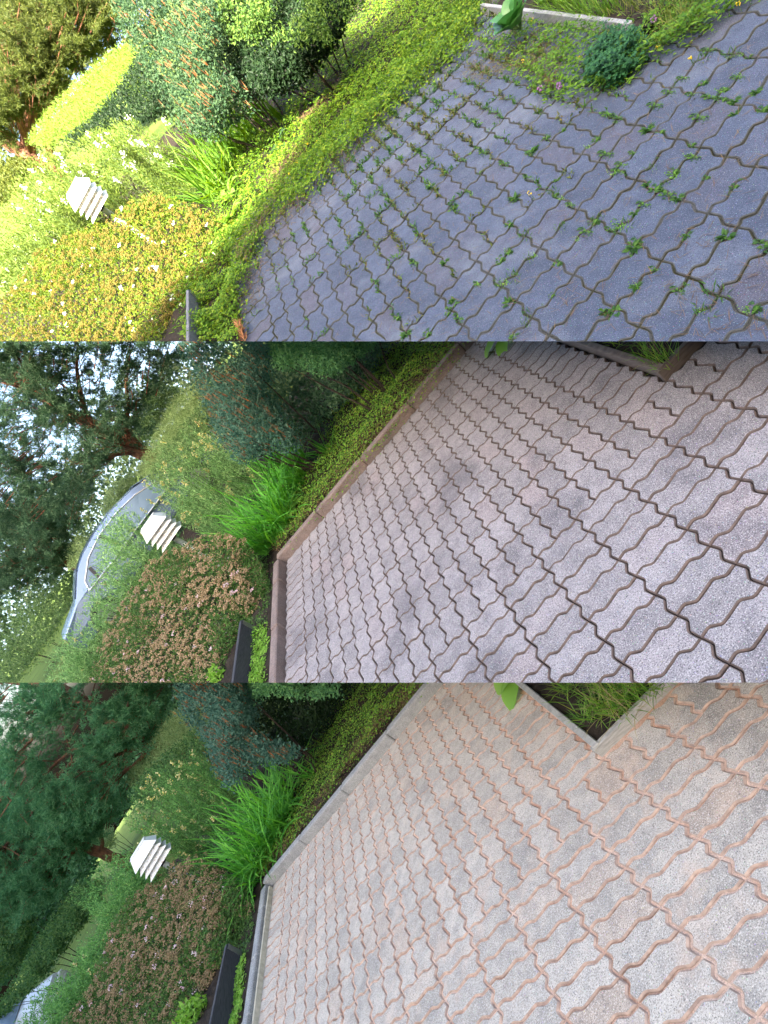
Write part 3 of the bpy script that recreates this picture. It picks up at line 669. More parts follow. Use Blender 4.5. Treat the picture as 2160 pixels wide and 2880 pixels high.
def plank(k, label):
    pl = PL[k]; La = np.linalg.norm(pl.a); da = pl.a/La; Lb = np.linalg.norm(pl.b); db = unit(pl.b-da*(pl.b@da)); U = pl.n
    p0 = pl.lat(*{'A': (-16.5, -25.), 'B': (-16.5, -25.1), 'C': (-16.2, -24.8)}[k], -.02); H = .2 if k != 'C' else .19
    t = thing('raised_bed_edging', p0, label, 'plank'); mb = MB(); box(mb, p0, da*La*14, -db*.03, U*H, .003); mb.build('front_plank', DARKWOOD if k != 'C' else GREYWOOD, t, pl)
    mb = MB(); box(mb, p0-da*.003-db*.032, db*.034, da*.002, U*(H-.015)); box(mb, p0-da*.003+db*.001, da*.05, db*.002, U*(H-.015)); mb.build('bracket', HUB, t, pl)
def paint(name, col):
    m, t, p = newmat(name); p.inputs['Base Color'].default_value = (*col, 1); p.inputs['Metallic'].default_value = .35; p.inputs['Roughness'].default_value = .25; p.inputs['Coat Weight'].default_value = .6; return m
CARG, t_, p_ = newmat('car glass'); p_.inputs['Base Color'].default_value = (.13, .19, .26, 1); p_.inputs['Roughness'].default_value = .12; p_.inputs['Specular IOR Level'].default_value = .5
LIGHTM, t_, p_ = newmat('lamp lens'); p_.inputs['Base Color'].default_value = (.75, .75, .75, 1); p_.inputs['Roughness'].default_value = .1
REDM, t_, p_ = newmat('red lens'); p_.inputs['Base Color'].default_value = (.35, .02, .02, 1); p_.inputs['Roughness'].default_value = .15
def car(pl, O, e1, col, label, prof, win, pillars, wheels, belt, name='parked_car', trim=None, screen=None, lights=(), half=.86):
    """side profile prof (s, h) swept across the width with sides leaning in above the belt line"""
    U = pl.u; e2 = unit(np.cross(U, e1)); e2 = e2 if e2@(CAM-O) > 0 else -e2
    t = thing(name, O, label, 'car'); y_ = lambda h: half-.02-max(0, h-belt)*.42-max(0, .5-h)*.12
    P = lambda s, h, y: O+e1*s+U*h+e2*y
    n = len(prof); ys = []
    pr = np.array(prof, float); nrm = np.stack([np.roll(pr, -1, 0)[:, 1]-np.roll(pr, 1, 0)[:, 1], -(np.roll(pr, -1, 0)[:, 0]-np.roll(pr, 1, 0)[:, 0])], 1); nrm /= np.linalg.norm(nrm, axis=1)[:, None]
    area = np.sum(pr[:, 0]*np.roll(pr[:, 1], -1)-np.roll(pr[:, 0], -1)*pr[:, 1]); nrm = -nrm if area > 0 else nrm
    V = []
    rows = [(1, .03), (.985, .004), (.9, -.012), (0, -.03), (-.9, -.012), (-.985, .004), (-1, .03)]
    for f, ins in rows:
        for (s, h), nn in zip(prof, nrm):
            V.append(P(s+nn[0]*ins, h+nn[1]*ins, f*y_(h)))
    F = []
    for r in range(len(rows)-1):
        for q in range(n): F.append((r*n+q, r*n+(q+1) % n, (r+1)*n+(q+1) % n, (r+1)*n+q))
    F.append(tuple(range(n))); F.append(tuple((len(rows)-1)*n+np.arange(n))[::-1])
    mb = MB(); mb.add(V, F); mb.build('body', col, t, pl, smooth=False)
    for sd in (1, -1):
        W = np.array([P(s, h, sd*(y_(h)+.004)) for s, h in win]); mb = MB(); mb.add(W, [tuple(range(len(win)))]); mb.add(W-e2*sd*.003, [tuple(range(len(win)))[::-1]]); g = mb.build('side_window', CARG, t, pl)
        mb = MB(); wl = np.concatenate([W, W[:1]])+e2*sd*.006
        for q in range(len(wl)-1): tube(mb, wl[q:q+2], .013, 6)
        mb.build('window_trim', trim or CHROME, t, pl)
        for (s0, s1, h0, h1) in pillars:
            mb = MB(); box(mb, P(s0, h0, sd*(y_(h0)+.002)), e1*.07, P(s1, h1, sd*(y_(h1)+.002))-P(s0, h0, sd*(y_(h0)+.002)), e2*sd*.012); mb.build('pillar', LAMPB, t, pl)
    if screen:
        for (s0, h0), (s1, h1) in screen:
            d = unit(P(s1, h1, 0)-P(s0, h0, 0)); nn = unit(np.cross(d, e2)); nn = nn if nn@U > 0 else -nn; mb = MB()
            q = [P(s0, h0, .9*y_(h0)), P(s1, h1, .9*y_(h1)), P(s1, h1, -.9*y_(h1)), P(s0, h0, -.9*y_(h0))]
            mb.add([v+nn*.045 for v in q]+[v+nn*.03 for v in q], [(0, 1, 2, 3), (7, 6, 5, 4), (0, 3, 7, 4), (1, 0, 4, 5), (2, 1, 5, 6), (3, 2, 6, 7)]); mb.build('windscreen', CARG, t, pl)
    for s in wheels:
        for sd in (1, -1):
            c = P(s, .32, sd*(half-.11)); mb = MB(); tube(mb, np.array([c-e2*.1, c-e2*.085, c+e2*.085, c+e2*.1]), [.30, .32, .32, .30], 24); wo = mb.build('wheel', CARW, t, pl, base=O)
            wo['_base'] = list(O); mb = MB(); tube(mb, np.array([c+e2*sd*.09, c+e2*sd*.108]), .2, 16); mb.build('rim', HUB, wo, pl)
    for (s, h, L_, mt, nm) in lights:
        for sd in (1, -1):
            mb = MB(); box(mb, P(s-L_/2, h-.06, sd*(y_(h)-.30)), e1*L_, U*.12, e2*sd*.305, .02); mb.build(nm, mt, t, pl)
    return t
# ------------------------------------------------------------------ middle plot: clean paving with dark joints
spirea('B', [(1040, 1475, 4.6), (1060, 1240, 4.75), (1150, 1230, 4.75), (1180, 1060, 4.85), (1130, 960, 4.95), (1060, 870, 5.1), (980, 830, 5.3), (880, 850, 5.5), (760, 900, 5.7), (640, 960, 5.9), (560, 1080, 6.0), (500, 1190, 6.0), (440, 1290, 6.0), (380, 1480, 5.9), (330, 1600, 5.8), (1000, 1600, 4.5)], 'large spirea hedge with tan faded flower heads beside dark-jointed paving')
lamp('B', (693, 815), 5.75, 'white louvred garden lamp in front of the blue-grey car')
plank('B', 'dark stained plank of a raised bed beside dark-jointed paving')
clump('daylily', 'big daylily clump of long arching leaves beside dark-jointed paving', 'daylily', 'B', [(1290, 640), (1250, 720), (1230, 800), (1180, 880), (1310, 570)], 420, .80, .021, 'lily', 1.0, .7, jit=.08)
clump('daylily', 'small separate tuft of daylily leaves nearer the dark-jointed paving kerb', 'daylily', 'B', [(1425, 485)], 20, .40, .018, 'lily', .6, .7, jit=.02)
clump('daylily', 'straight leaved daylily fan beside the tan spirea at dark-jointed paving corner', 'daylily', 'B', [(1165, 905)], 34, .62, .016, 'lily', .35, .35, jit=.03)
broadleaf('dock_plant', 'broad-leaved dock at the foot of the daylilies by dark-jointed paving', 'B', (1270, 740), 9, .17, .075)
shrub('thorny_shrub', 'blue-green shrub with upright orange thorny twigs behind dark-jointed paving', 'shrub', 'B', [(760, -40, 5.9), (1160, -40, 5.5), (1180, 100, 5.5), (1150, 220, 5.5), (1250, 330, 5.4), (1310, 430, 5.2), (1250, 470, 5.3), (1150, 480, 5.4), (1050, 520, 5.5), (950, 430, 5.7), (880, 250, 5.9), (820, 120, 5.9)], 15000, .5, .034, .018, 'barb', .4, lumpsize=.32, extra=lambda t, P: thorns(t, P, 'B'), seed=6, gap=-.5, ragged=45)
shrub('pea_shrub', 'pea shrub with feathery light green leaves hanging over dark-jointed paving bed', 'shrub', 'B', [(1150, -60, 5.4), (1700, -60, 5.0), (1560, 60, 5.0), (1480, 120, 5.0), (1400, 160, 5.1), (1270, 120, 5.2), (1190, 110, 5.3)], 7500, .3, .036, .018, 'cara', .1, seed=8, gap=-.5)
shrub('dark_shrub', 'dark shady shrub behind the orange thorny twigs by dark-jointed paving', 'shrub', 'B', [(900, -80, 6.8), (1750, -80, 6.2), (1560, 200, 6.0), (1450, 300, 6.0), (1330, 400, 6.0), (1150, 430, 6.3), (960, 380, 6.7)], 9000, .4, .05, .025, 'pine', .2, seed=9)
turf('B', [(1150, 120), (1400, 140), (1560, 120), (1480, 300), (1380, 420), (1240, 420)], 700, 'shade_grass', .32, .006, lm('B', 'barb'), h=.03)
cover('B', [(1240, 905), (1400, 730), (1659, 450), (1880, 190), (2060, -20), (2000, -60), (1700, -60), (1560, 180), (1440, 330), (1430, 480), (1340, 620), (1280, 730), (1220, 830)], 15000, 'ground_cover', 'cover', .024, .018, (.03, .14), jit=16)
cover('B', [(1215, 930), (1400, 745), (1659, 455), (1880, 195), (2060, -15), (1980, -15), (1659, 340), (1480, 560), (1330, 730), (1215, 890)], 5000, 'dry_litter', 'cover', .045, .005, (.05, .10), material=DRY)
herbs('B', [(580, 560), (640, 430), (760, 390), (860, 330), (950, 420), (1010, 520), (920, 640), (930, 760), (820, 830), (740, 740), (690, 690), (600, 680)], 64, 'toadflax', 'fine-leaved toadflax with pale yellow flowers behind dark-jointed paving daylilies', 'toadflax', 'toadflax between lamp and thorny shrub, middle strip', 'herb', (5.7, 7.2), flower=.4, perstem=110)
herbs('B', [(430, 800), (560, 700), (640, 860), (640, 960), (560, 1060), (480, 1180), (400, 1300), (350, 1475), (200, 1475), (250, 1330), (330, 1200), (400, 1120), (430, 1000), (480, 900)], 62, 'willow_herb', 'willow-leaved plant growing in front of the blue-grey car', 'tall herb', 'willow-leaved plants in front of the blue-grey car', 'herb', (6.6, 7.8), flower=.12, leafL=.06, leafW=.011, side=.5, perstem=130, hmax=1.3)
k_ = B; O = B.foot(B.cr(420, 900, 11.0)); e1 = unit(B.r*.97+B.f*.2)
S_ = .0046
car(k_, O, e1, paint('blue grey paint', (.16, .22, .33)), 'blue-grey sedan with bright window trim parked behind the garden lamp',
    [(-1.66, .30), (-1.72, .58), (-1.66, .74), (-1.05, .90), (-.56, 1.18), (-.2, 1.29), (.2, 1.335), (.7, 1.33), (1.25, 1.25), (1.7, 1.10), (2.1, .93), (2.85, .80), (3.05, .62), (3.0, .32)],
    [(1.72, .93), (1.2, 1.14), (.72, 1.23), (.2, 1.245), (-.25, 1.17), (-.64, .99), (-.74, .84), (-.02, .79), (.57, .775), (1.25, .74), (1.8, .72)], [(.2, .16, .78, 1.24), (-.5, -.42, .82, 1.07)], (-.95, 2.15), .78, screen=[((-.98, .93), (-.5, 1.2)), ((1.32, 1.235), (2.02, .965))], lights=[(-1.69, .66, .06, REDM, 'tail_light'), (2.99, .62, .1, LIGHTM, 'headlight')])
shrub('willow_shrub', 'loose willow-leaved shrub hiding the lower side of the blue-grey car', 'shrub', 'B', [(450, 800, 7), (540, 720, 7), (640, 880, 6.8), (620, 960, 6.7), (540, 1080, 6.7), (470, 1180, 6.7), (400, 1300, 6.7), (350, 1490, 6.6), (200, 1490, 7), (240, 1340, 7.2), (330, 1240, 7.1), (380, 1150, 7.1), (410, 1040, 7), (430, 920, 7)], 6500, .35, .055, .012, 'herb', .9, stems=10, lumpsize=.2, gap=-.3, ragged=40)
shrub('willow_shrub', 'loose willow-leaved shrub between dark spirea and lawn, bottom strip', 'shrub', 'A', [(440, 790, 7), (560, 720, 7), (650, 870, 6.7), (540, 970, 6.7), (480, 1070, 6.7), (440, 1190, 6.7), (330, 1490, 6.6), (90, 1490, 7), (170, 1350, 7.2), (310, 1260, 7.1), (420, 1060, 7.1), (380, 940, 7.1)], 7000, .35, .055, .012, 'herb', .9, stems=10, lumpsize=.2, gap=-.3, ragged=40)
shrub('willow_shrub', 'loose sunlit willow-leaved shrub behind the sunlit lamp', 'shrub', 'C', [(-80, 1010, 7), (40, 870, 7), (120, 720, 7), (280, 640, 7), (400, 580, 6.9), (560, 520, 6.8), (640, 600, 6.6), (560, 800, 6.6), (440, 940, 6.6), (300, 990, 6.6), (150, 1070, 6.6), (40, 1220, 6.6), (-80, 1340, 6.6)], 12000, .4, .055, .012, 'herb', .9, stems=10, lumpsize=.2, gap=-.4, ragged=40)
pine('B', [(-60, 90), (150, 210), (290, 300), (420, 370), (520, 430), (620, 490), (700, 525)], 12.0, .17, .12, [(-80, -60, 12), (720, -60, 12), (770, 60, 12), (730, 150, 12), (660, 210, 12), (600, 330, 12), (620, 420, 12), (560, 480, 12), (450, 560, 12), (380, 640, 12), (330, 700, 12), (250, 760, 12), (100, 800, 12), (-80, 760, 12)], 17000, 1.2, 'tall pine with orange bark leaning over clipped hedge, middle strip', gap=-.28, limbs=16)
pine('B', [(-60, 800), (60, 845), (130, 880), (230, 920), (320, 965)], 16.0, .14, .11, [(-80, 700, 16), (150, 690, 16), (330, 640, 16), (400, 640, 16), (360, 740, 16), (290, 860, 16), (330, 930, 16), (200, 1010, 16), (100, 1040, 16), (-80, 1150, 16)], 11000, 1.2, 'second pine with reddish trunk behind the blue-grey car', gap=-.45, limbs=10, seed=5)
shrub('pale_bush', 'pale grey-green bush right behind the blue-grey car roof', 'bush', 'B', [(470, 640, 14), (560, 570, 14), (600, 590, 14), (560, 670, 14), (480, 760, 14), (440, 740, 14)], 2600, .5, .07, .03, 'pale', .6, stems=4)
shrub('pale_bush', 'pale grey-green bush left of the second pine trunk, middle strip', 'bush', 'B', [(300, 880, 15), (350, 830, 15), (390, 860, 15), (340, 980, 15), (300, 980, 15)], 1600, .5, .07, .03, 'pale', .6, stems=4)
shrub('bush', 'rounded olive bush beyond the clipped hedge, middle strip', 'bush', 'B', [(580, 330, 16), (640, 220, 16), (740, 200, 16), (790, 240, 16), (700, 380, 16), (640, 440, 16), (590, 420, 16)], 4500, .6, .08, .04, 'bush', .4, stems=4)
shrub('bush', 'ragged green bushes at the far end of the lawn, middle strip', 'bush', 'B', [(-60, 1380, 18), (60, 1200, 18), (200, 1080, 18), (290, 990, 17), (330, 1000, 17), (290, 1180, 16), (220, 1300, 16), (110, 1440, 17), (60, 1500, 17), (-60, 1600, 17)], 7000, .7, .08, .035, 'bush', .6, stems=6)
shrub('clipped_hedge', 'clipped bright green hedge running away behind the herbs, middle strip', 'hedge', 'B', [(870, 150, 10), (760, 250, 10.5), (690, 380, 11), (640, 470, 11.5), (590, 560, 12), (650, 590, 11), (760, 450, 10), (850, 360, 9.6), (920, 230, 9.6)], 9000, .35, .06, .014, 'hedge', 1.2, stems=4, lumpsize=.4)
shrub('dark_shrub', 'dark leafy shrub in front of the clipped hedge, middle strip', 'shrub', 'B', [(880, 250, 8), (760, 420, 8), (700, 480, 8), (640, 600, 8), (720, 640, 7.6), (850, 520, 7.4), (960, 440, 7.4), (940, 330, 7.6)], 5000, .3, .05, .02, 'bush', .6, stems=4)
shrub('tree_belt', 'belt of trees closing the view behind the car, middle strip', 'trees', 'B', [(-80, 780, 30), (250, 560, 30), (600, 200, 30), (800, 0, 30), (1000, -60, 30), (940, 260, 30), (860, 420, 30), (700, 640, 30), (500, 920, 30), (250, 1320, 30), (-80, 1560, 30)], 16000, 2.0, .28, .15, 'far', .3, stems=8, lumpsize=1.5)
broadleaf('plantain_lily', 'light green leaves hanging out over the far planter corner, middle strip', 'B', (545, -60), 6, .19, .12, half=True, up=.25)
turf('B', [(860, -40), (1360, -40), (1240, 130), (1200, 140)], 420, 'planter_grass', .11, .004, lm('B', 'cover'), half=True, h=.03)
turf('B', [(900, -40), (1300, -40), (1240, 100), (1200, 100)], 90, 'planter_dry_grass', .14, .003, DRY, half=True, h=.04, droop=1.2)
# ------------------------------------------------------------------ bottom plot: paving with orange sand
spirea('A', [(920, 1475, 4.5), (960, 1190, 4.65), (1080, 1190, 4.75), (1105, 980, 4.9), (1050, 880, 5.1), (960, 800, 5.3), (880, 740, 5.5), (740, 790, 5.7), (640, 880, 5.9), (540, 950, 6.0), (480, 1060, 6), (440, 1180, 6), (400, 1300, 6), (270, 1480, 5.9), (220, 1600, 5.8), (900, 1600, 4.4)], 'large dark spirea hedge with brown flower heads beside orange-sanded paving')
lamp('A', (648, 748), 5.75, 'white louvred garden lamp above the dark brown-headed spirea, bottom strip')
plank('A', 'dark stained plank of a raised bed beside orange-sanded paving')
clump('daylily', 'big daylily clump of long arching leaves beside orange-sanded paving', 'daylily', 'A', [(1240, 590), (1200, 670), (1170, 750), (1120, 830), (1250, 510)], 420, .80, .021, 'lily', 1.0, .7, jit=.08)
clump('daylily', 'small separate tuft of daylily leaves nearer the grey kerb', 'daylily', 'A', [(1355, 400)], 20, .40, .018, 'lily', .6, .7, jit=.02)
clump('daylily', 'straight leaved daylily fan beside the dark spirea, bottom strip', 'daylily', 'A', [(1100, 840)], 34, .55, .016, 'lily', .35, .35, jit=.03)
broadleaf('dock_plant', 'broad-leaved dock at the foot of the daylilies by the grey kerb', 'A', (1190, 690), 10, .18, .08)
shrub('thorny_shrub', 'blackish green shrub with brown thorny twigs behind orange-sanded paving', 'shrub', 'A', [(760, -40, 5.9), (1080, -40, 5.5), (1110, 120, 5.5), (1080, 200, 5.5), (1180, 260, 5.4), (1290, 290, 5.2), (1230, 340, 5.3), (1120, 340, 5.4), (1060, 380, 5.5), (990, 450, 5.6), (920, 330, 5.8), (870, 200, 5.9), (790, 130, 5.9)], 14000, .5, .034, .018, 'barb', .4, lumpsize=.32, extra=lambda t, P: thorns(t, P, 'A'), seed=6, gap=-.5, ragged=45)
shrub('pea_shrub', 'pea shrub with feathery dark leaves hanging over orange-sanded paving bed', 'shrub', 'A', [(1070, -60, 5.4), (1500, -60, 5.0), (1470, 30, 5.0), (1350, 60, 5.1), (1180, 40, 5.2), (1100, 60, 5.3)], 5000, .35, .036, .018, 'cara', -.1, seed=8, gap=-.15, stems=0, lumpsize=.16, ragged=45)
shrub('dark_shrub', 'shrub with shade painted into its leaves behind the brown thorny twigs, bottom strip', 'shrub', 'A', [(880, -80, 6.8), (1600, -80, 6.2), (1470, 60, 6.0), (1400, 200, 6.0), (1290, 290, 6.0), (1100, 330, 6.3), (930, 300, 6.7)], 9000, .4, .05, .025, 'dark', .2, seed=9)
turf('A', [(1080, 40), (1330, 60), (1480, 40), (1420, 200), (1330, 330), (1180, 320)], 700, 'shade_grass', .32, .006, lm('A', 'barb'), h=.03)
cover('A', [(1165, 850), (1320, 640), (1500, 410), (1659, 215), (1920, -40), (1659, -60), (1450, 40), (1340, 250), (1350, 400), (1260, 540), (1200, 680), (1150, 800)], 13000, 'ground_cover', 'cover', .022, .016, (.03, .13), jit=16)
cover('A', [(1145, 870), (1320, 650), (1500, 420), (1659, 222), (1920, -35), (1830, -35), (1659, 140), (1420, 460), (1260, 660), (1145, 840)], 4500, 'dry_litter', 'cover', .045, .005, (.04, .08), material=DRY)
herbs('A', [(500, 620), (560, 500), (640, 350), (760, 330), (860, 300), (960, 420), (900, 560), (800, 690), (740, 720), (660, 640), (560, 660)], 64, 'toadflax', 'fine-leaved toadflax with pale yellow flowers behind orange-sanded paving daylilies', 'toadflax', 'toadflax between lamp and thorny shrub, bottom strip', 'herb', (5.7, 7.2), flower=.4, perstem=110)
herbs('A', [(300, 900), (420, 770), (560, 720), (600, 800), (640, 880), (540, 950), (480, 1060), (440, 1180), (330, 1475), (130, 1475), (170, 1330), (330, 1200), (440, 1000), (330, 950)], 56, 'willow_herb', 'willow-leaved plant growing behind the dark spirea, bottom strip', 'tall herb', 'willow-leaved plants behind the dark spirea', 'herb', (6.4, 7.8), flower=.1, leafL=.06, leafW=.011, side=.5, perstem=130, hmax=1.3)
O = A.foot(A.cr(-240, 1560, 12.0)); e1 = unit(A.r*.80-A.f*.6)
car(A, O, e1, paint('white paint', (.75, .76, .76)), 'white car with blue tinted windscreen at the lower left edge, bottom strip',
    [(-3.0, .32), (-3.1, .7), (-2.9, .95), (-2.3, 1.28), (-1.2, 1.42), (-.3, 1.40), (.1, 1.30), (.85, .94), (1.55, .80), (1.75, .6), (1.7, .32)],
    [(-2.5, 1.0), (-2.1, 1.25), (-1.2, 1.36), (-.3, 1.33), (.1, 1.2), (.6, .95), (-1.0, .92)], [(-.9, -.85, .93, 1.36)], (-2.1, 1.0), .9, trim=LAMPB, screen=[((.08, 1.31), (.80, .965)), ((-2.85, 1.0), (-2.3, 1.27))], lights=[(1.66, .68, .12, LIGHTM, 'headlight')])
pine('A', [(-60, -40), (200, 0), (300, 60), (420, 120), (560, 195), (640, 250), (740, 315)], 12.0, .17, .12, [(-80, -60, 12), (640, -60, 12), (740, 60, 12), (720, 190, 12), (600, 300, 12), (560, 400, 12), (520, 520, 12), (440, 560, 12), (300, 600, 12), (100, 640, 12), (-80, 600, 12)], 17000, 1.2, 'tall pine with brown bark leaning over the pale hedge, bottom strip', gap=-.02, limbs=14, seed=3)
pine('A', [(-60, 560), (180, 645), (300, 680), (400, 720), (490, 755)], 14.0, .13, .11, [(-80, 520, 14), (150, 540, 14), (350, 520, 14), (480, 500, 14), (470, 600, 14), (400, 680, 14), (320, 760, 14), (250, 900, 14), (120, 980, 14), (-80, 1000, 14)], 15000, 1.2, 'second dark pine with bare lower trunk left of the lamp, bottom strip', gap=-.35, limbs=12, seed=5)
shrub('pale_bush', 'pale grey-green bush behind the bare pine trunk, bottom strip', 'bush', 'A', [(390, 680, 16), (430, 620, 16), (490, 630, 16), (500, 700, 16), (440, 740, 16)], 1700, .5, .07, .03, 'pale', .6, stems=4)
shrub('bush', 'big rounded dark green bush at the left edge, bottom strip', 'bush', 'A', [(-80, 980, 15), (0, 920, 15), (90, 930, 15), (150, 1010, 15), (140, 1120, 15), (80, 1240, 15), (-80, 1330, 15)], 6000, .8, .09, .05, 'bush', .3, stems=4)
shrub('hedge', 'long ragged green hedge along the top of the lawn, bottom strip', 'hedge', 'A', [(-40, 1440, 13), (60, 1310, 13), (170, 1120, 13), (260, 980, 13), (340, 880, 12.5), (450, 850, 12), (430, 960, 12), (330, 1080, 12), (240, 1200, 12), (200, 1260, 12), (90, 1370, 12.5), (-40, 1500, 13)], 10000, .5, .08, .03, 'bush', .7, stems=5)
shrub('clipped_hedge', 'pale clipped hedge running away behind the toadflax, bottom strip', 'hedge', 'A', [(890, 60, 10), (760, 130, 10.5), (690, 210, 11), (640, 320, 11.5), (560, 380, 12), (560, 450, 11.5), (700, 380, 10.5), (800, 290, 9.8), (920, 180, 9.6)], 8000, .35, .06, .014, 'hedge', 1.2, stems=4, lumpsize=.4)
shrub('dark_shrub', 'leafy green shrub in front of the pale clipped hedge, bottom strip', 'shrub', 'A', [(900, 170, 8), (780, 260, 8), (660, 360, 8), (560, 480, 8), (620, 560, 7.8), (760, 440, 7.6), (900, 380, 7.4), (950, 280, 7.6)], 5000, .3, .05, .02, 'bush', .6, stems=4)
shrub('tree_belt', 'belt of dark trees closing the view behind the pines, bottom strip', 'trees', 'A', [(-80, 980, 28), (200, 800, 28), (480, 420, 28), (700, 60, 28), (1000, -60, 28), (940, 160, 28), (760, 330, 28), (560, 520, 28), (440, 700, 28), (400, 850, 28), (200, 1100, 28), (-80, 1420, 28)], 8000, 2.0, .28, .15, 'far', .3, stems=8, lumpsize=1.5)
shrub('lettuce_plant', 'bright yellow-green leafy plant beside the dark plank, bottom strip', 'plant', 'A', [(760, 1475, 4.5), (800, 1380, 4.55), (870, 1340, 4.55), (900, 1390, 4.5), (860, 1475, 4.4), (760, 1560, 4.4)], 320, .08, .045, .03, 'fresh', .5, stems=4, ragged=12)
shrub('lettuce_plant', 'small pale green plant beside the dark plank, middle strip', 'plant', 'B', [(900, 1475, 4.5), (920, 1410, 4.5), (970, 1420, 4.5), (980, 1475, 4.4), (900, 1520, 4.4)], 140, .06, .045, .03, 'fresh', .5, stems=4, ragged=12)
turf('A', [(700, -30), (1270, -30), (950, 240), (930, 270)], 900, 'planter_grass', .13, .004, lm('A', 'cover'), half=True, h=.03)
turf('A', [(820, -30), (1120, -30), (1100, 140), (960, 200), (880, 60)], 130, 'planter_dry_grass', .16, .003, leafmat('straw', [(.25, .2, .08), (.35, .30, .13)], 0), half=True, h=.04, droop=1.2)
broadleaf('plantain_lily', 'dark green leaf tips reaching over the planter edge, bottom strip', 'A', (600, -90), 7, .19, .12, half=True, up=.2)
# ------------------------------------------------------------------ top plot: overgrown paving, its garden in the sun
spirea('C', [(810, 1475, 4.6), (830, 1290, 4.75), (930, 1250, 4.8), (1075, 1110, 4.95), (1100, 960, 5.1), (950, 930, 5.35), (800, 880, 5.6), (680, 830, 5.8), (560, 870, 5.9), (430, 960, 6), (300, 1010, 6), (160, 1090, 6), (60, 1230, 6), (0, 1320, 6), (-80, 1400, 6), (-80, 1600, 5.9), (800, 1600, 4.5)], 'large sunlit spirea hedge with yellowish flower heads beside weedy paving')
lamp('C', (375, 855), 5.75, 'white louvred garden lamp in full sun above the yellowish spirea')
plank('C', 'greyed timber plank of a raised bed beside weedy paving')
clump('daylily', 'big sunlit daylily clump of long arching leaves behind weedy paving', 'daylily', 'C', [(1060, 640), (1010, 740), (1130, 560), (960, 840), (920, 760)], 460, .80, .020, 'lily', .9, .75, jit=.1)
clump('daylily', 'small sunlit tuft of daylily leaves in front of the dark shrub hollow', 'daylily', 'C', [(1220, 520)], 24, .46, .018, 'lily', .5, .5, jit=.02)
broadleaf('dock_plant', 'broad-leaved dock between sunlit spirea and daylilies', 'C', (1000, 860), 10, .19, .085)
broadleaf('dock_plant', 'lower broad-leaved dock beside the sunlit ground cover and spirea', 'C', (1010, 950), 8, .16, .075)
broadleaf('dock_plant', 'jagged dark leaved dock in the ground cover under the sunlit daylilies', 'C', (1215, 640), 8, .15, .05, material=lm('C', 'barb'))
shrub('thorny_shrub', 'sunlit blue-green shrub with orange thorny twigs above the sunlit daylilies', 'shrub', 'C', [(480, -40, 6.2), (960, -40, 5.6), (980, 130, 5.6), (950, 260, 5.6), (1060, 400, 5.4), (1090, 480, 5.3), (1000, 540, 5.4), (930, 590, 5.5), (800, 560, 5.7), (720, 470, 5.8), (650, 350, 6.0), (600, 230, 6.1), (520, 120, 6.2)], 17000, .5, .036, .019, 'barb', .4, lumpsize=.32, extra=lambda t, P: thorns(t, P, 'C'), seed=6, gap=-.5, ragged=45)
shrub('pea_shrub', 'sunlit pea shrub with feathery leaves over a dark hollow', 'shrub', 'C', [(940, -80, 5.6), (1600, -80, 4.9), (1560, 30, 4.9), (1480, 90, 4.9), (1420, 200, 4.9), (1360, 160, 5.0), (1300, 210, 5.1), (1240, 160, 5.2), (1150, 230, 5.3), (1080, 170, 5.4), (1000, 160, 5.5), (950, 80, 5.6)], 8000, .35, .036, .018, 'cara', -.1, seed=8, gap=-.12, stems=0, lumpsize=.16, ragged=45)
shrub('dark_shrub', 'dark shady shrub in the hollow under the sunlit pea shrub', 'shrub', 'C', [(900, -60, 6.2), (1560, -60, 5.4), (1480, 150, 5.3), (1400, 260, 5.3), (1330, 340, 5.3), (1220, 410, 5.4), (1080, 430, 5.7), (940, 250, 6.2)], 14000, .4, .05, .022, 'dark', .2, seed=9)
turf('C', [(980, 150), (1330, 190), (1400, 200), (1330, 360), (1230, 440), (1080, 420)], 700, 'shade_grass', .34, .006, lm('A', 'barb'), h=.03)
CP = [(1000, 1490), (840, 1490), (820, 1300), (930, 1160), (970, 1060), (950, 930), (1000, 780), (1120, 580), (1330, 400), (1430, 220), (1659, -60), (2060, -60), (2080, 0), (2060, 170), (1980, 250), (1860, 350), (1720, 470), (1590, 600), (1480, 690), (1330, 860), (1200, 930), (1150, 1020), (1090, 1150), (1060, 1280), (1040, 1490)]
cover('C', CP, 44000, 'ground_cover', 'cover', .028, .022, (.0, .17), upn=1.2, jit=22, drop=-.75, lump_=.16)
cover('C', CP, 9000, 'ground_cover', 'lily', .05, .009, (.02, .22), upn=.2, jit=30, drop=.1, lump_=.23)
cover('C', [(1060, 1040), (1200, 860), (1330, 760), (1500, 600), (1659, 400), (1659, 520), (1540, 660), (1380, 850), (1240, 960), (1150, 1080), (1110, 1300), (1070, 1400), (1040, 1300)], 3800, 'dry_litter', 'cover', .05, .004, (.0, .05), material=DRY, jit=30, drop=-.3)
cover('C', [(1050, 1120), (1100, 1010), (1200, 900), (1160, 800), (1250, 720), (1330, 640), (1300, 480), (1420, 360), (1520, 380), (1420, 500), (1330, 700), (1230, 860), (1120, 1060), (1060, 1180)], 3500, 'dry_litter', 'cover', .05, .004, (.05, .14), material=DRY)
turf('C', [(1260, 640), (1380, 680), (1480, 600), (1560, 420), (1659, 240), (2000, 30), (2050, 120), (1800, 330), (1500, 640), (1330, 790)], 900, 'edge_grass', .16, .005, lm('C', 'lily'), h=.0)
shrub('dark_shrub', 'shrub with shade painted into its leaves between sunlit hedge and thorny shrub, top strip', 'shrub', 'C', [(270, 610, 8.4), (400, 520, 8.2), (520, 380, 8), (600, 240, 8), (700, 330, 7.6), (780, 500, 7.4), (640, 520, 7.4), (480, 560, 7.8), (360, 640, 8.2)], 7000, .3, .05, .022, 'dark', .5, stems=4)
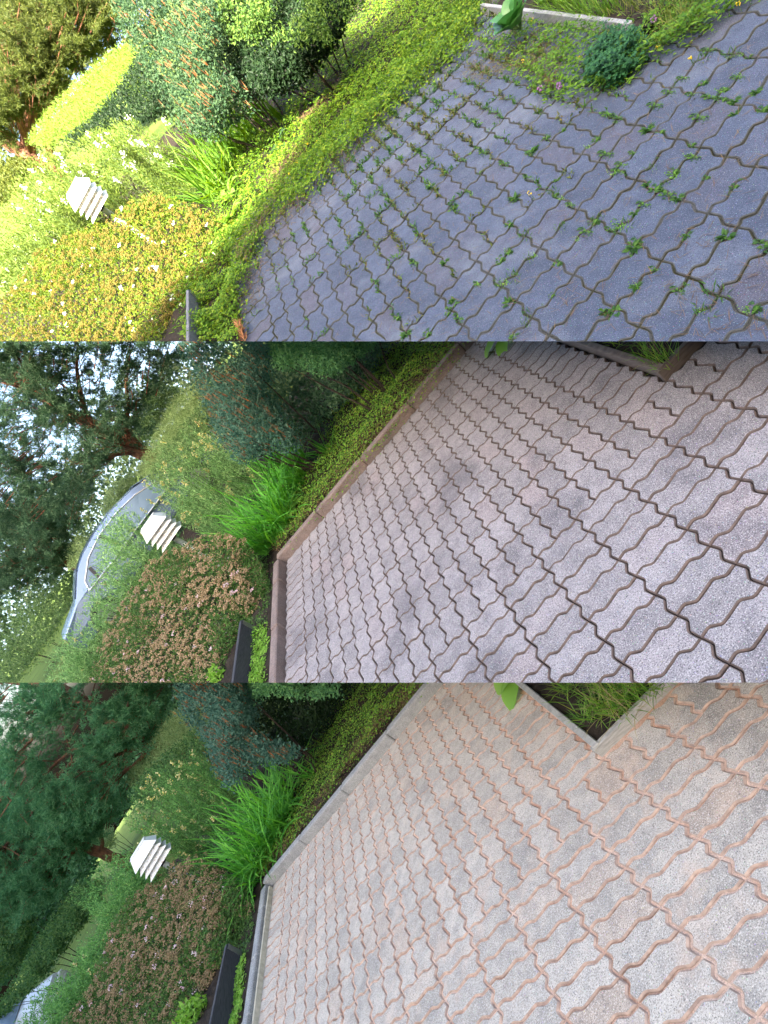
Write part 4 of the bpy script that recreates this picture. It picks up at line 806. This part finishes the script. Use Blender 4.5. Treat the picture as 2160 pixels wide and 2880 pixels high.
herbs('C', [(20, 930), (100, 740), (250, 630), (360, 560), (480, 520), (600, 500), (700, 560), (680, 680), (600, 780), (500, 820), (380, 790), (260, 780), (160, 880), (60, 980)], 60, 'toadflax', 'sunlit fine-leaved herb with white flowers around the sunlit lamp', 'tall herb', 'white-flowered herbs around the sunlit lamp', 'herb', (5.9, 7.4), flower=.45, fm=WHITEP, perstem=120)
herbs('C', [(-40, 1000), (120, 840), (260, 800), (300, 940), (150, 1080), (40, 1220), (-60, 1320)], 36, 'willow_herb', 'sunlit willow-leaved plant at the left edge, top strip', 'tall herb', 'sunlit willow-leaved plants, top strip', 'herb', (6.4, 7.4), flower=.3, fm=WHITEP, leafL=.06, leafW=.011, side=.5, perstem=130, hmax=1.3)
shrub('clipped_hedge', 'clipped sunlit hedge with shaded near face, top strip', 'hedge', 'C', [(540, 190, 9.6), (430, 270, 10.3), (290, 400, 11), (165, 530, 11.6), (120, 620, 11.6), (220, 640, 10.6), (360, 560, 9.8), (480, 440, 9.4), (640, 420, 9.0), (700, 330, 9.0), (640, 200, 9.2)], 13000, .4, .06, .014, 'hedge', 1.2, stems=4, lumpsize=.4)
shrub('bush', 'rounded yellow-green bush under the sunlit pine', 'bush', 'C', [(60, 460, 14), (120, 380, 14), (250, 350, 14), (300, 380, 14), (200, 500, 14), (80, 560, 14)], 4000, .5, .08, .04, 'bush', .4, stems=4)
shrub('bush', 'shaded green bush left of the pine trunk foot, top strip', 'bush', 'C', [(-80, 800, 13), (0, 700, 13), (100, 680, 12.5), (160, 700, 12), (80, 820, 11.5), (-80, 960, 12)], 4000, .5, .08, .035, 'bush', .5, stems=4)
pine('C', [(-160, 500), (-40, 570), (60, 635), (150, 695)], 12.5, .16, .12, [(-100, -80, 12), (560, -80, 12), (520, 120, 12), (430, 210, 12), (350, 270, 12), (260, 390, 12), (130, 500, 12), (60, 600, 12), (-100, 640, 12)], 17000, 1.1, 'sunlit yellowish pine with orange trunk, top strip', gap=-.75, limbs=12, seed=4)
shrub('tree_belt', 'belt of sunlit trees closing the view, top strip', 'trees', 'C', [(-100, 760, 26), (-100, -100, 26), (700, -100, 26), (740, 200, 26), (520, 480, 26), (280, 780, 26)], 5000, 2.0, .28, .15, 'far', .3, stems=8, lumpsize=1.5)
broadleaf('bergenia', 'large glossy round-leaved plant at the planter end, top strip', 'C', (590, 125), 18, .15, .13, half=True, up=.9, droop=.5, h=.10, material=leafmat('glossy leaves', [(.06, .2, .05), (.09, .26, .06)], .25, .35, .5))
broadleaf('bergenia', 'smaller drooping leaves growing inside the weedy planter', 'C', (690, 20), 6, .15, .10, half=True, up=.4, material=lm('C', 'lily'))
cover('B', [(1125, 1250), (1175, 1235), (1165, 1490), (1112, 1490)], 1300, 'ground_cover', 'fresh', .022, .017, (.03, .09), jit=6)
cover('A', [(1045, 1195), (1085, 1185), (1060, 1490), (1005, 1490)], 1300, 'ground_cover', 'fresh', .022, .017, (.03, .09), jit=6)
cover('B', [(1000, 1000), (1180, 930), (1190, 1080), (1170, 1240), (1060, 1240)], 2600, 'ground_cover', 'spirea', .022, .014, (.03, .10), jit=6)
cover('A', [(950, 930), (1110, 880), (1115, 1050), (1090, 1190), (980, 1190)], 2600, 'ground_cover', 'spirea', .022, .014, (.03, .10), jit=6)
MOSSY = leafmat('moss and joint weeds', [(.06, .07, .012), (.09, .12, .02), (.15, .11, .045), (.08, .16, .03), (.05, .04, .02)], .2)
# weeds on the overgrown paving
WP = [(610, 775), (730, 770), (800, 890), (850, 990), (900, 960), (545, 970), (610, 1020), (520, 1075), (500, 1120), (550, 1185), (620, 1115), (745, 980), (715, 840), (765, 820), (1015, 710), (1015, 745), (1010, 510), (950, 510), (905, 600), (950, 665), (1070, 660), (1125, 570), (1200, 570), (1140, 725), (1245, 745), (1325, 635), (1330, 680), (1130, 800), (1175, 820), (1215, 840), (1110, 880), (1075, 920), (980, 990), (1015, 965), (1265, 860), (1375, 765), (1290, 1010), (1170, 1165), (1085, 1055), (1085, 1240), (1260, 1250), (720, 1275), (635, 1330), (275, 1355), (310, 1385), (255, 1140), (135, 1130), (55, 1380), (100, 1440), (185, 1440), (550, 1445), (390, 1215), (490, 1240), (610, 1395), (765, 1130), (1340, 505), (1510, 335), (1500, 490), (1610, 400), (1640, 475), (1460, 440), (1510, 440), (1420, 410), (1470, 395), (1330, 410), (1370, 360), (1490, 235), (1580, 245), (1400, 220), (1500, 805), (1440, 1250), (1335, 1320), (1605, 1340), (1160, 455), (1225, 400), (640, 650), (700, 600), (660, 490), (760, 560), (520, 705), (340, 690), (265, 745), (355, 835), (415, 745), (500, 580), (400, 640), (150, 650), (40, 580), (240, 640), (210, 800), (430, 660), (70, 930), (45, 890), (300, 1180), (1640, 1060), (1420, 130), (1350, 260), (1290, 340)]
BIG = [(300, 905), (570, 860), (540, 1310), (300, 1310), (1480, 1020), (975, 1350), (1075, 1075), (640, 660)]
wm = []
def weedmesh(v):
    mb = MB(); n = [26, 30, 40, 20, 26][v]; o = rdir(n); o[:, 2] = np.abs(o[:, 2])*[.5, .3, .8, .9, .35][v]; o = norm(o)
    st = rng.normal(0, [.012, .008, .02, .008, .004][v], (n, 3)); st[:, 2] = np.abs(st[:, 2])*.4; st[:, 0] *= [2.6, 2.2, 2.2, 3.5, 1.][v]
    leaves(mb, st, o, norm(rdir(n)*.5+[0, 0, 1]), [.022, .026, .02, .036, .04][v]*rng.uniform(.6, 1.2, n), [.013, .011, .012, .005, .014][v])
    d = rng.integers(3, 7); oo = rdir(d); oo[:, 2] = np.abs(oo[:, 2])*.15; blades(mb, rng.normal(0, .006, (d, 3)), oo, .05, .002, np.array([0, 0, 1.]), .2, 2, 1)
    me = mb.build('weed', [WEEDM if v != 2 else BRIGHT, DRY]); return me
def place(o, P, s_, dv=None, pl=C):
    an = rng.uniform(0, 6.28); x = pl.r*math.cos(an)+pl.f*math.sin(an) if dv is None else C.a*dv[0]+C.b*dv[1]; x = unit(x-pl.n*(x@pl.n)); y = np.cross(pl.n, x)
    o.matrix_world = Matrix(((x[0]*s_, y[0]*s_, pl.n[0]*s_, P[0]), (x[1]*s_, y[1]*s_, pl.n[1]*s_, P[1]), (x[2]*s_, y[2]*s_, pl.n[2]*s_, P[2]), (0, 0, 0, 1)))
protos = [weedmesh(v) for v in range(5)]; used = [False]*5
def weed(P, s_, v, label, group, dv=None):
    o = protos[v] if not used[v] else protos[v].copy()
    if used[v]: COL.objects.link(o)
    used[v] = True; place(o, P, s_, dv); tag(o, label, 'weed', group)
def snap(P):
    """onto the nearest joint of the laid pattern"""
    ij = np.linalg.lstsq(np.stack([C.a, C.b], 1), P-C.t, rcond=None)[0]; i, j = ij
    ci = [round(i)] if i >= 0 else [2*round(i/2)]; cj = [2*round(j/2)] if i >= 0 else [round(j)]
    if abs(i-ci[0]) < abs(j-cj[0]): i = ci[0]+rng.normal(0, .03)
    else: j = cj[0]+rng.normal(0, .03)
    return C.lat(i, j, -.002), (np.array([0, 1.]) if i == ci[0] else np.array([1., 0])), i, j
for x, y in WP:
    P, dv, i, j = snap(C.gcr2([x], [y], 0.)[0]); s_ = rng.uniform(.6, 1.05)
    weed(P, s_, int(rng.choice([0, 0, 1, 1, 3, 4])), 'small green weed sprouting from a joint of the open bluish paving', 'weeds in the joints of open bluish paving', dv)
    for _ in range(rng.integers(0, 3)):            # smaller ones beside it
        P2, dv, _, _ = snap(P+unit(C.a if rng.random() < .5 else C.b)*rng.uniform(-.06, .06)); weed(P2, s_*rng.uniform(.3, .6), int(rng.choice([0, 2, 3])), 'small green weed sprouting from a joint of the open bluish paving', 'weeds in the joints of open bluish paving', dv)
BL = ['dense dark tuft of weeds in a joint near the left middle of bluish paving', 'bushy weed below the dry patch in bluish paving joints', 'broad weed tuft at the bottom seam of bluish paving, right one', 'ragged weed tuft near the bottom seam of bluish paving, left one', 'dark rosette weed alone at the right side of bluish paving', 'dark star-shaped rosette weed near the bottom middle of bluish paving', 'upright double weed in the right middle of bluish paving', 'large weed tuft where joints cross near the clover']
for (x, y), lb in zip(BIG, BL): weed(C.gcr2([x], [y], -.002)[0], rng.uniform(.95, 1.2), int(rng.choice([1, 4])), lb, None)
# mossy growth filling the joints of the far, damp corner
mj = MB(); n_ = 0
for i in range(-22, 1):
    for j in range(-22, 7):
        for e_ in range(2):
            q = (i, j) if e_ else (i, j); P0 = np.array(q, float); P1 = P0+([1, 0] if e_ else [0, 1])
            if i < 0 and not e_ and i % 2: continue
            pt = np.array(edge(P0, P1)); c = C.px(C.lat(*(P0+P1)/2)[None])[0]; xx, yy = (c[0]-1080)/.651, c[1]/.651
            d = 1-.0008*max(0, yy-420+.25*abs(xx))-.0005*max(0, xx)
            if rng.random() > d*.92 or c[0] > 2000: continue
            m2 = int(90*rng.uniform(.25, 1)*max(.25, d)); s_ = rng.integers(0, len(pt), m2); L_ = pt[s_]+rng.normal(0, .035, (m2, 2)); P = C.lat(L_[:, 0], L_[:, 1], rng.uniform(-.003, .02, m2))
            leaves(mj, P, norm(rdir(m2)+C.n*.4), norm(C.n+rdir(m2)*.4), rng.uniform(.012, .036, m2), rng.uniform(.006, .014, m2), int(rng.random() < .5))
tag(mj.build('joint_growth', [MOSSY, WEEDM], None, C, C.lat(-10., -8.)), kind='stuff')
# wild growth in front of and inside the planter
cover('C', [(400, 200), (480, 130), (600, 110), (1000, 160), (1200, 60), (1659, -60), (1659, -20), (1500, 90), (1400, 170), (1240, 250), (1150, 270), (1080, 350), (1000, 400), (880, 440), (760, 460), (640, 420), (560, 340), (480, 260)], 4300, 'wild_weeds', 'lily', .032, .014, (.0, .12), half=True, lump_=.12)
cover('C', [(330, 330), (430, 220), (520, 150), (700, 160), (800, 250), (760, 420), (560, 330), (420, 380)], 2200, 'dry_weeds', 'cover', .035, .004, (.0, .07), half=True, material=leafmat('withered stems', [(.10, .06, .03), (.16, .12, .04), (.12, .16, .04)], 0))
turf('C', [(820, 60), (1100, -20), (1300, -40), (1520, -40), (1360, 130), (1260, 220), (1170, 230), (1230, 110), (1100, 90), (900, 110)], 1100, 'wild_grass', .15, .004, leafmat('yellowing grass', [(.10, .16, .02), (.2, .2, .04), (.06, .14, .02)], .2), half=True, droop=1.2)
turf('C', [(620, -30), (1000, -30), (1050, 60), (900, 90), (700, 60)], 500, 'planter_grass', .2, .005, lm('C', 'lily'), half=True, h=.03)
cl = C.gcr2([1000], [330], .0)[0]; t = thing('clover', cl, 'dense dark green clover patch at the planter corner on weedy paving', 'clover'); mb = MB(); poly = [(880, 330), (960, 200), (1080, 190), (1150, 260), (1080, 340), (1000, 400), (900, 380)]
a_ = np.array(poly, float); x = rng.uniform(880, 1150, 1800); y = rng.uniform(190, 400, 1800); q = inpoly(poly, x, y); P = C.gcr2(x[q], y[q], 0.); lm2 = lump(P, .07, 5); P = P+rng.normal(0, .02, P.shape)@np.diag([1, 1, .2])+C.n*(rng.random(len(P))**.6*np.clip(.09+.06*lm2, .015, .16))[:, None]; P = P[lm2 > -.62]
for g_ in range(3):
    an = g_*2.094+rng.uniform(0, .2); o = norm(C.r*math.cos(an)+C.f*math.sin(an)+rdir(len(P))*.2); leaves(mb, P, o, norm(C.n+rdir(len(P))*.3), .02, .017)
mb.build('leaves', leafmat('clover leaves', [(.015, .07, .025), (.03, .11, .03), (.05, .16, .05)], .25), t, C)
def flower(P, label, cat, group, mat_, r, h, name, n=14):
    t = thing(name, P, label, cat, group); mb = MB(); tube(mb, np.array([P, P+C.u*h]), .0015, 4); mb.build('stem', STEM, t, C)
    mb = MB(); o = rdir(n); blob(mb, P+C.u*h+o*r, r*.45); mb.build('flower_head', mat_, t, C)
PURP = leafmat('purple clover petals', [(.25, .08, .28), (.4, .2, .42)], .1); YELB = leafmat('yellow petals', [(.8, .55, .02), (.85, .65, .05)], .1)
for x, y, lb in ((697, 412, 'purple clover flower over a dry tuft on weedy paving, left one'), (778, 402, 'purple clover flower over a dry tuft on weedy paving, right one'), (1185, 118, 'purple clover flower behind the dark clover patch'), (975, 33, 'purple clover flower inside the weedy planter')): flower(C.gcr2([x], [y], .01)[0], lb, 'flower', None, PURP, .014, .05, 'clover_flower')
for x, y in ((885, 6), (1075, 8), (1340, 85), (655, 105), (1545, 50), (1455, 75), (855, 272), (650, 858), (1340, 285), (615, 285), (1200, 230)): flower(C.gcr2([x], [y], .01)[0], 'small yellow flower among the weeds of the bluish paving', 'flower', 'yellow flowers among the weeds', YELB, .009, .04, 'yellow_flower', 8)
for x, y in ((1640, 515), (1385, 630), (1300, 720), (1350, 640), (1290, 600), (1270, 770)): flower(C.gcr([x], [y], .06)[0], 'small yellow flower in the sunlit ground cover', 'flower', 'yellow flowers in the ground cover', YELB, .009, .05, 'yellow_flower', 8)
# dry grass tufts and pine needles on the stones
for x, y, lb in ((735, 385, 'brown dry grass tuft under the two purple clover flowers'), (660, 300, 'brown dry grass tuft between weeds left of the clover patch')): clump('dry_grass', lb, 'grass tuft', 'C', [(x, y)], 60, .11, .002, 'lily', .3, .5, half=True, seg=3, jit=.015, material=DRY, h=0)
P = C.gcr2(rng.uniform(-300, 1700, 900), rng.uniform(150, 1500, 900), .004); q = C.px(P)[:, 1] < 955; P = P[q]; n_ = len(P); D = rdir(n_); D = norm(D-C.n*(D@C.n)[:, None]+C.n*.05); mb = MB()
blades(mb, np.repeat(P, 2, 0), np.repeat(D, 2, 0)+rdir(2*n_)*.25, .055, .0018, C.n, .05, 2); tag(mb.build('pine_needles', DRY, None, C, P.mean(0)), kind='stuff')
t = thing('dried_twig', C.gcr([1040], [1440], .02)[0], 'dried orange-brown conifer twig at the lower corner of weedy paving', 'twig'); mb = MB(); b0 = C.gcr([1060], [1475], .02)[0]; d0 = unit(C.gcr([1035], [1410], .06)[0]-b0)
tube(mb, np.array([b0, b0+d0*.2]), .003, 5); mb.build('stem', DRY, t, C); mb = MB(); f_ = rng.random(90); P = b0+d0*(f_*.2)[:, None]; leaves(mb, P, norm(d0*.8+rdir(90)*.6), rdir(90), .06, .006); mb.build('needles', leafmat('rust needles', [(.3, .11, .04), (.45, .2, .09)], 0), t, C)
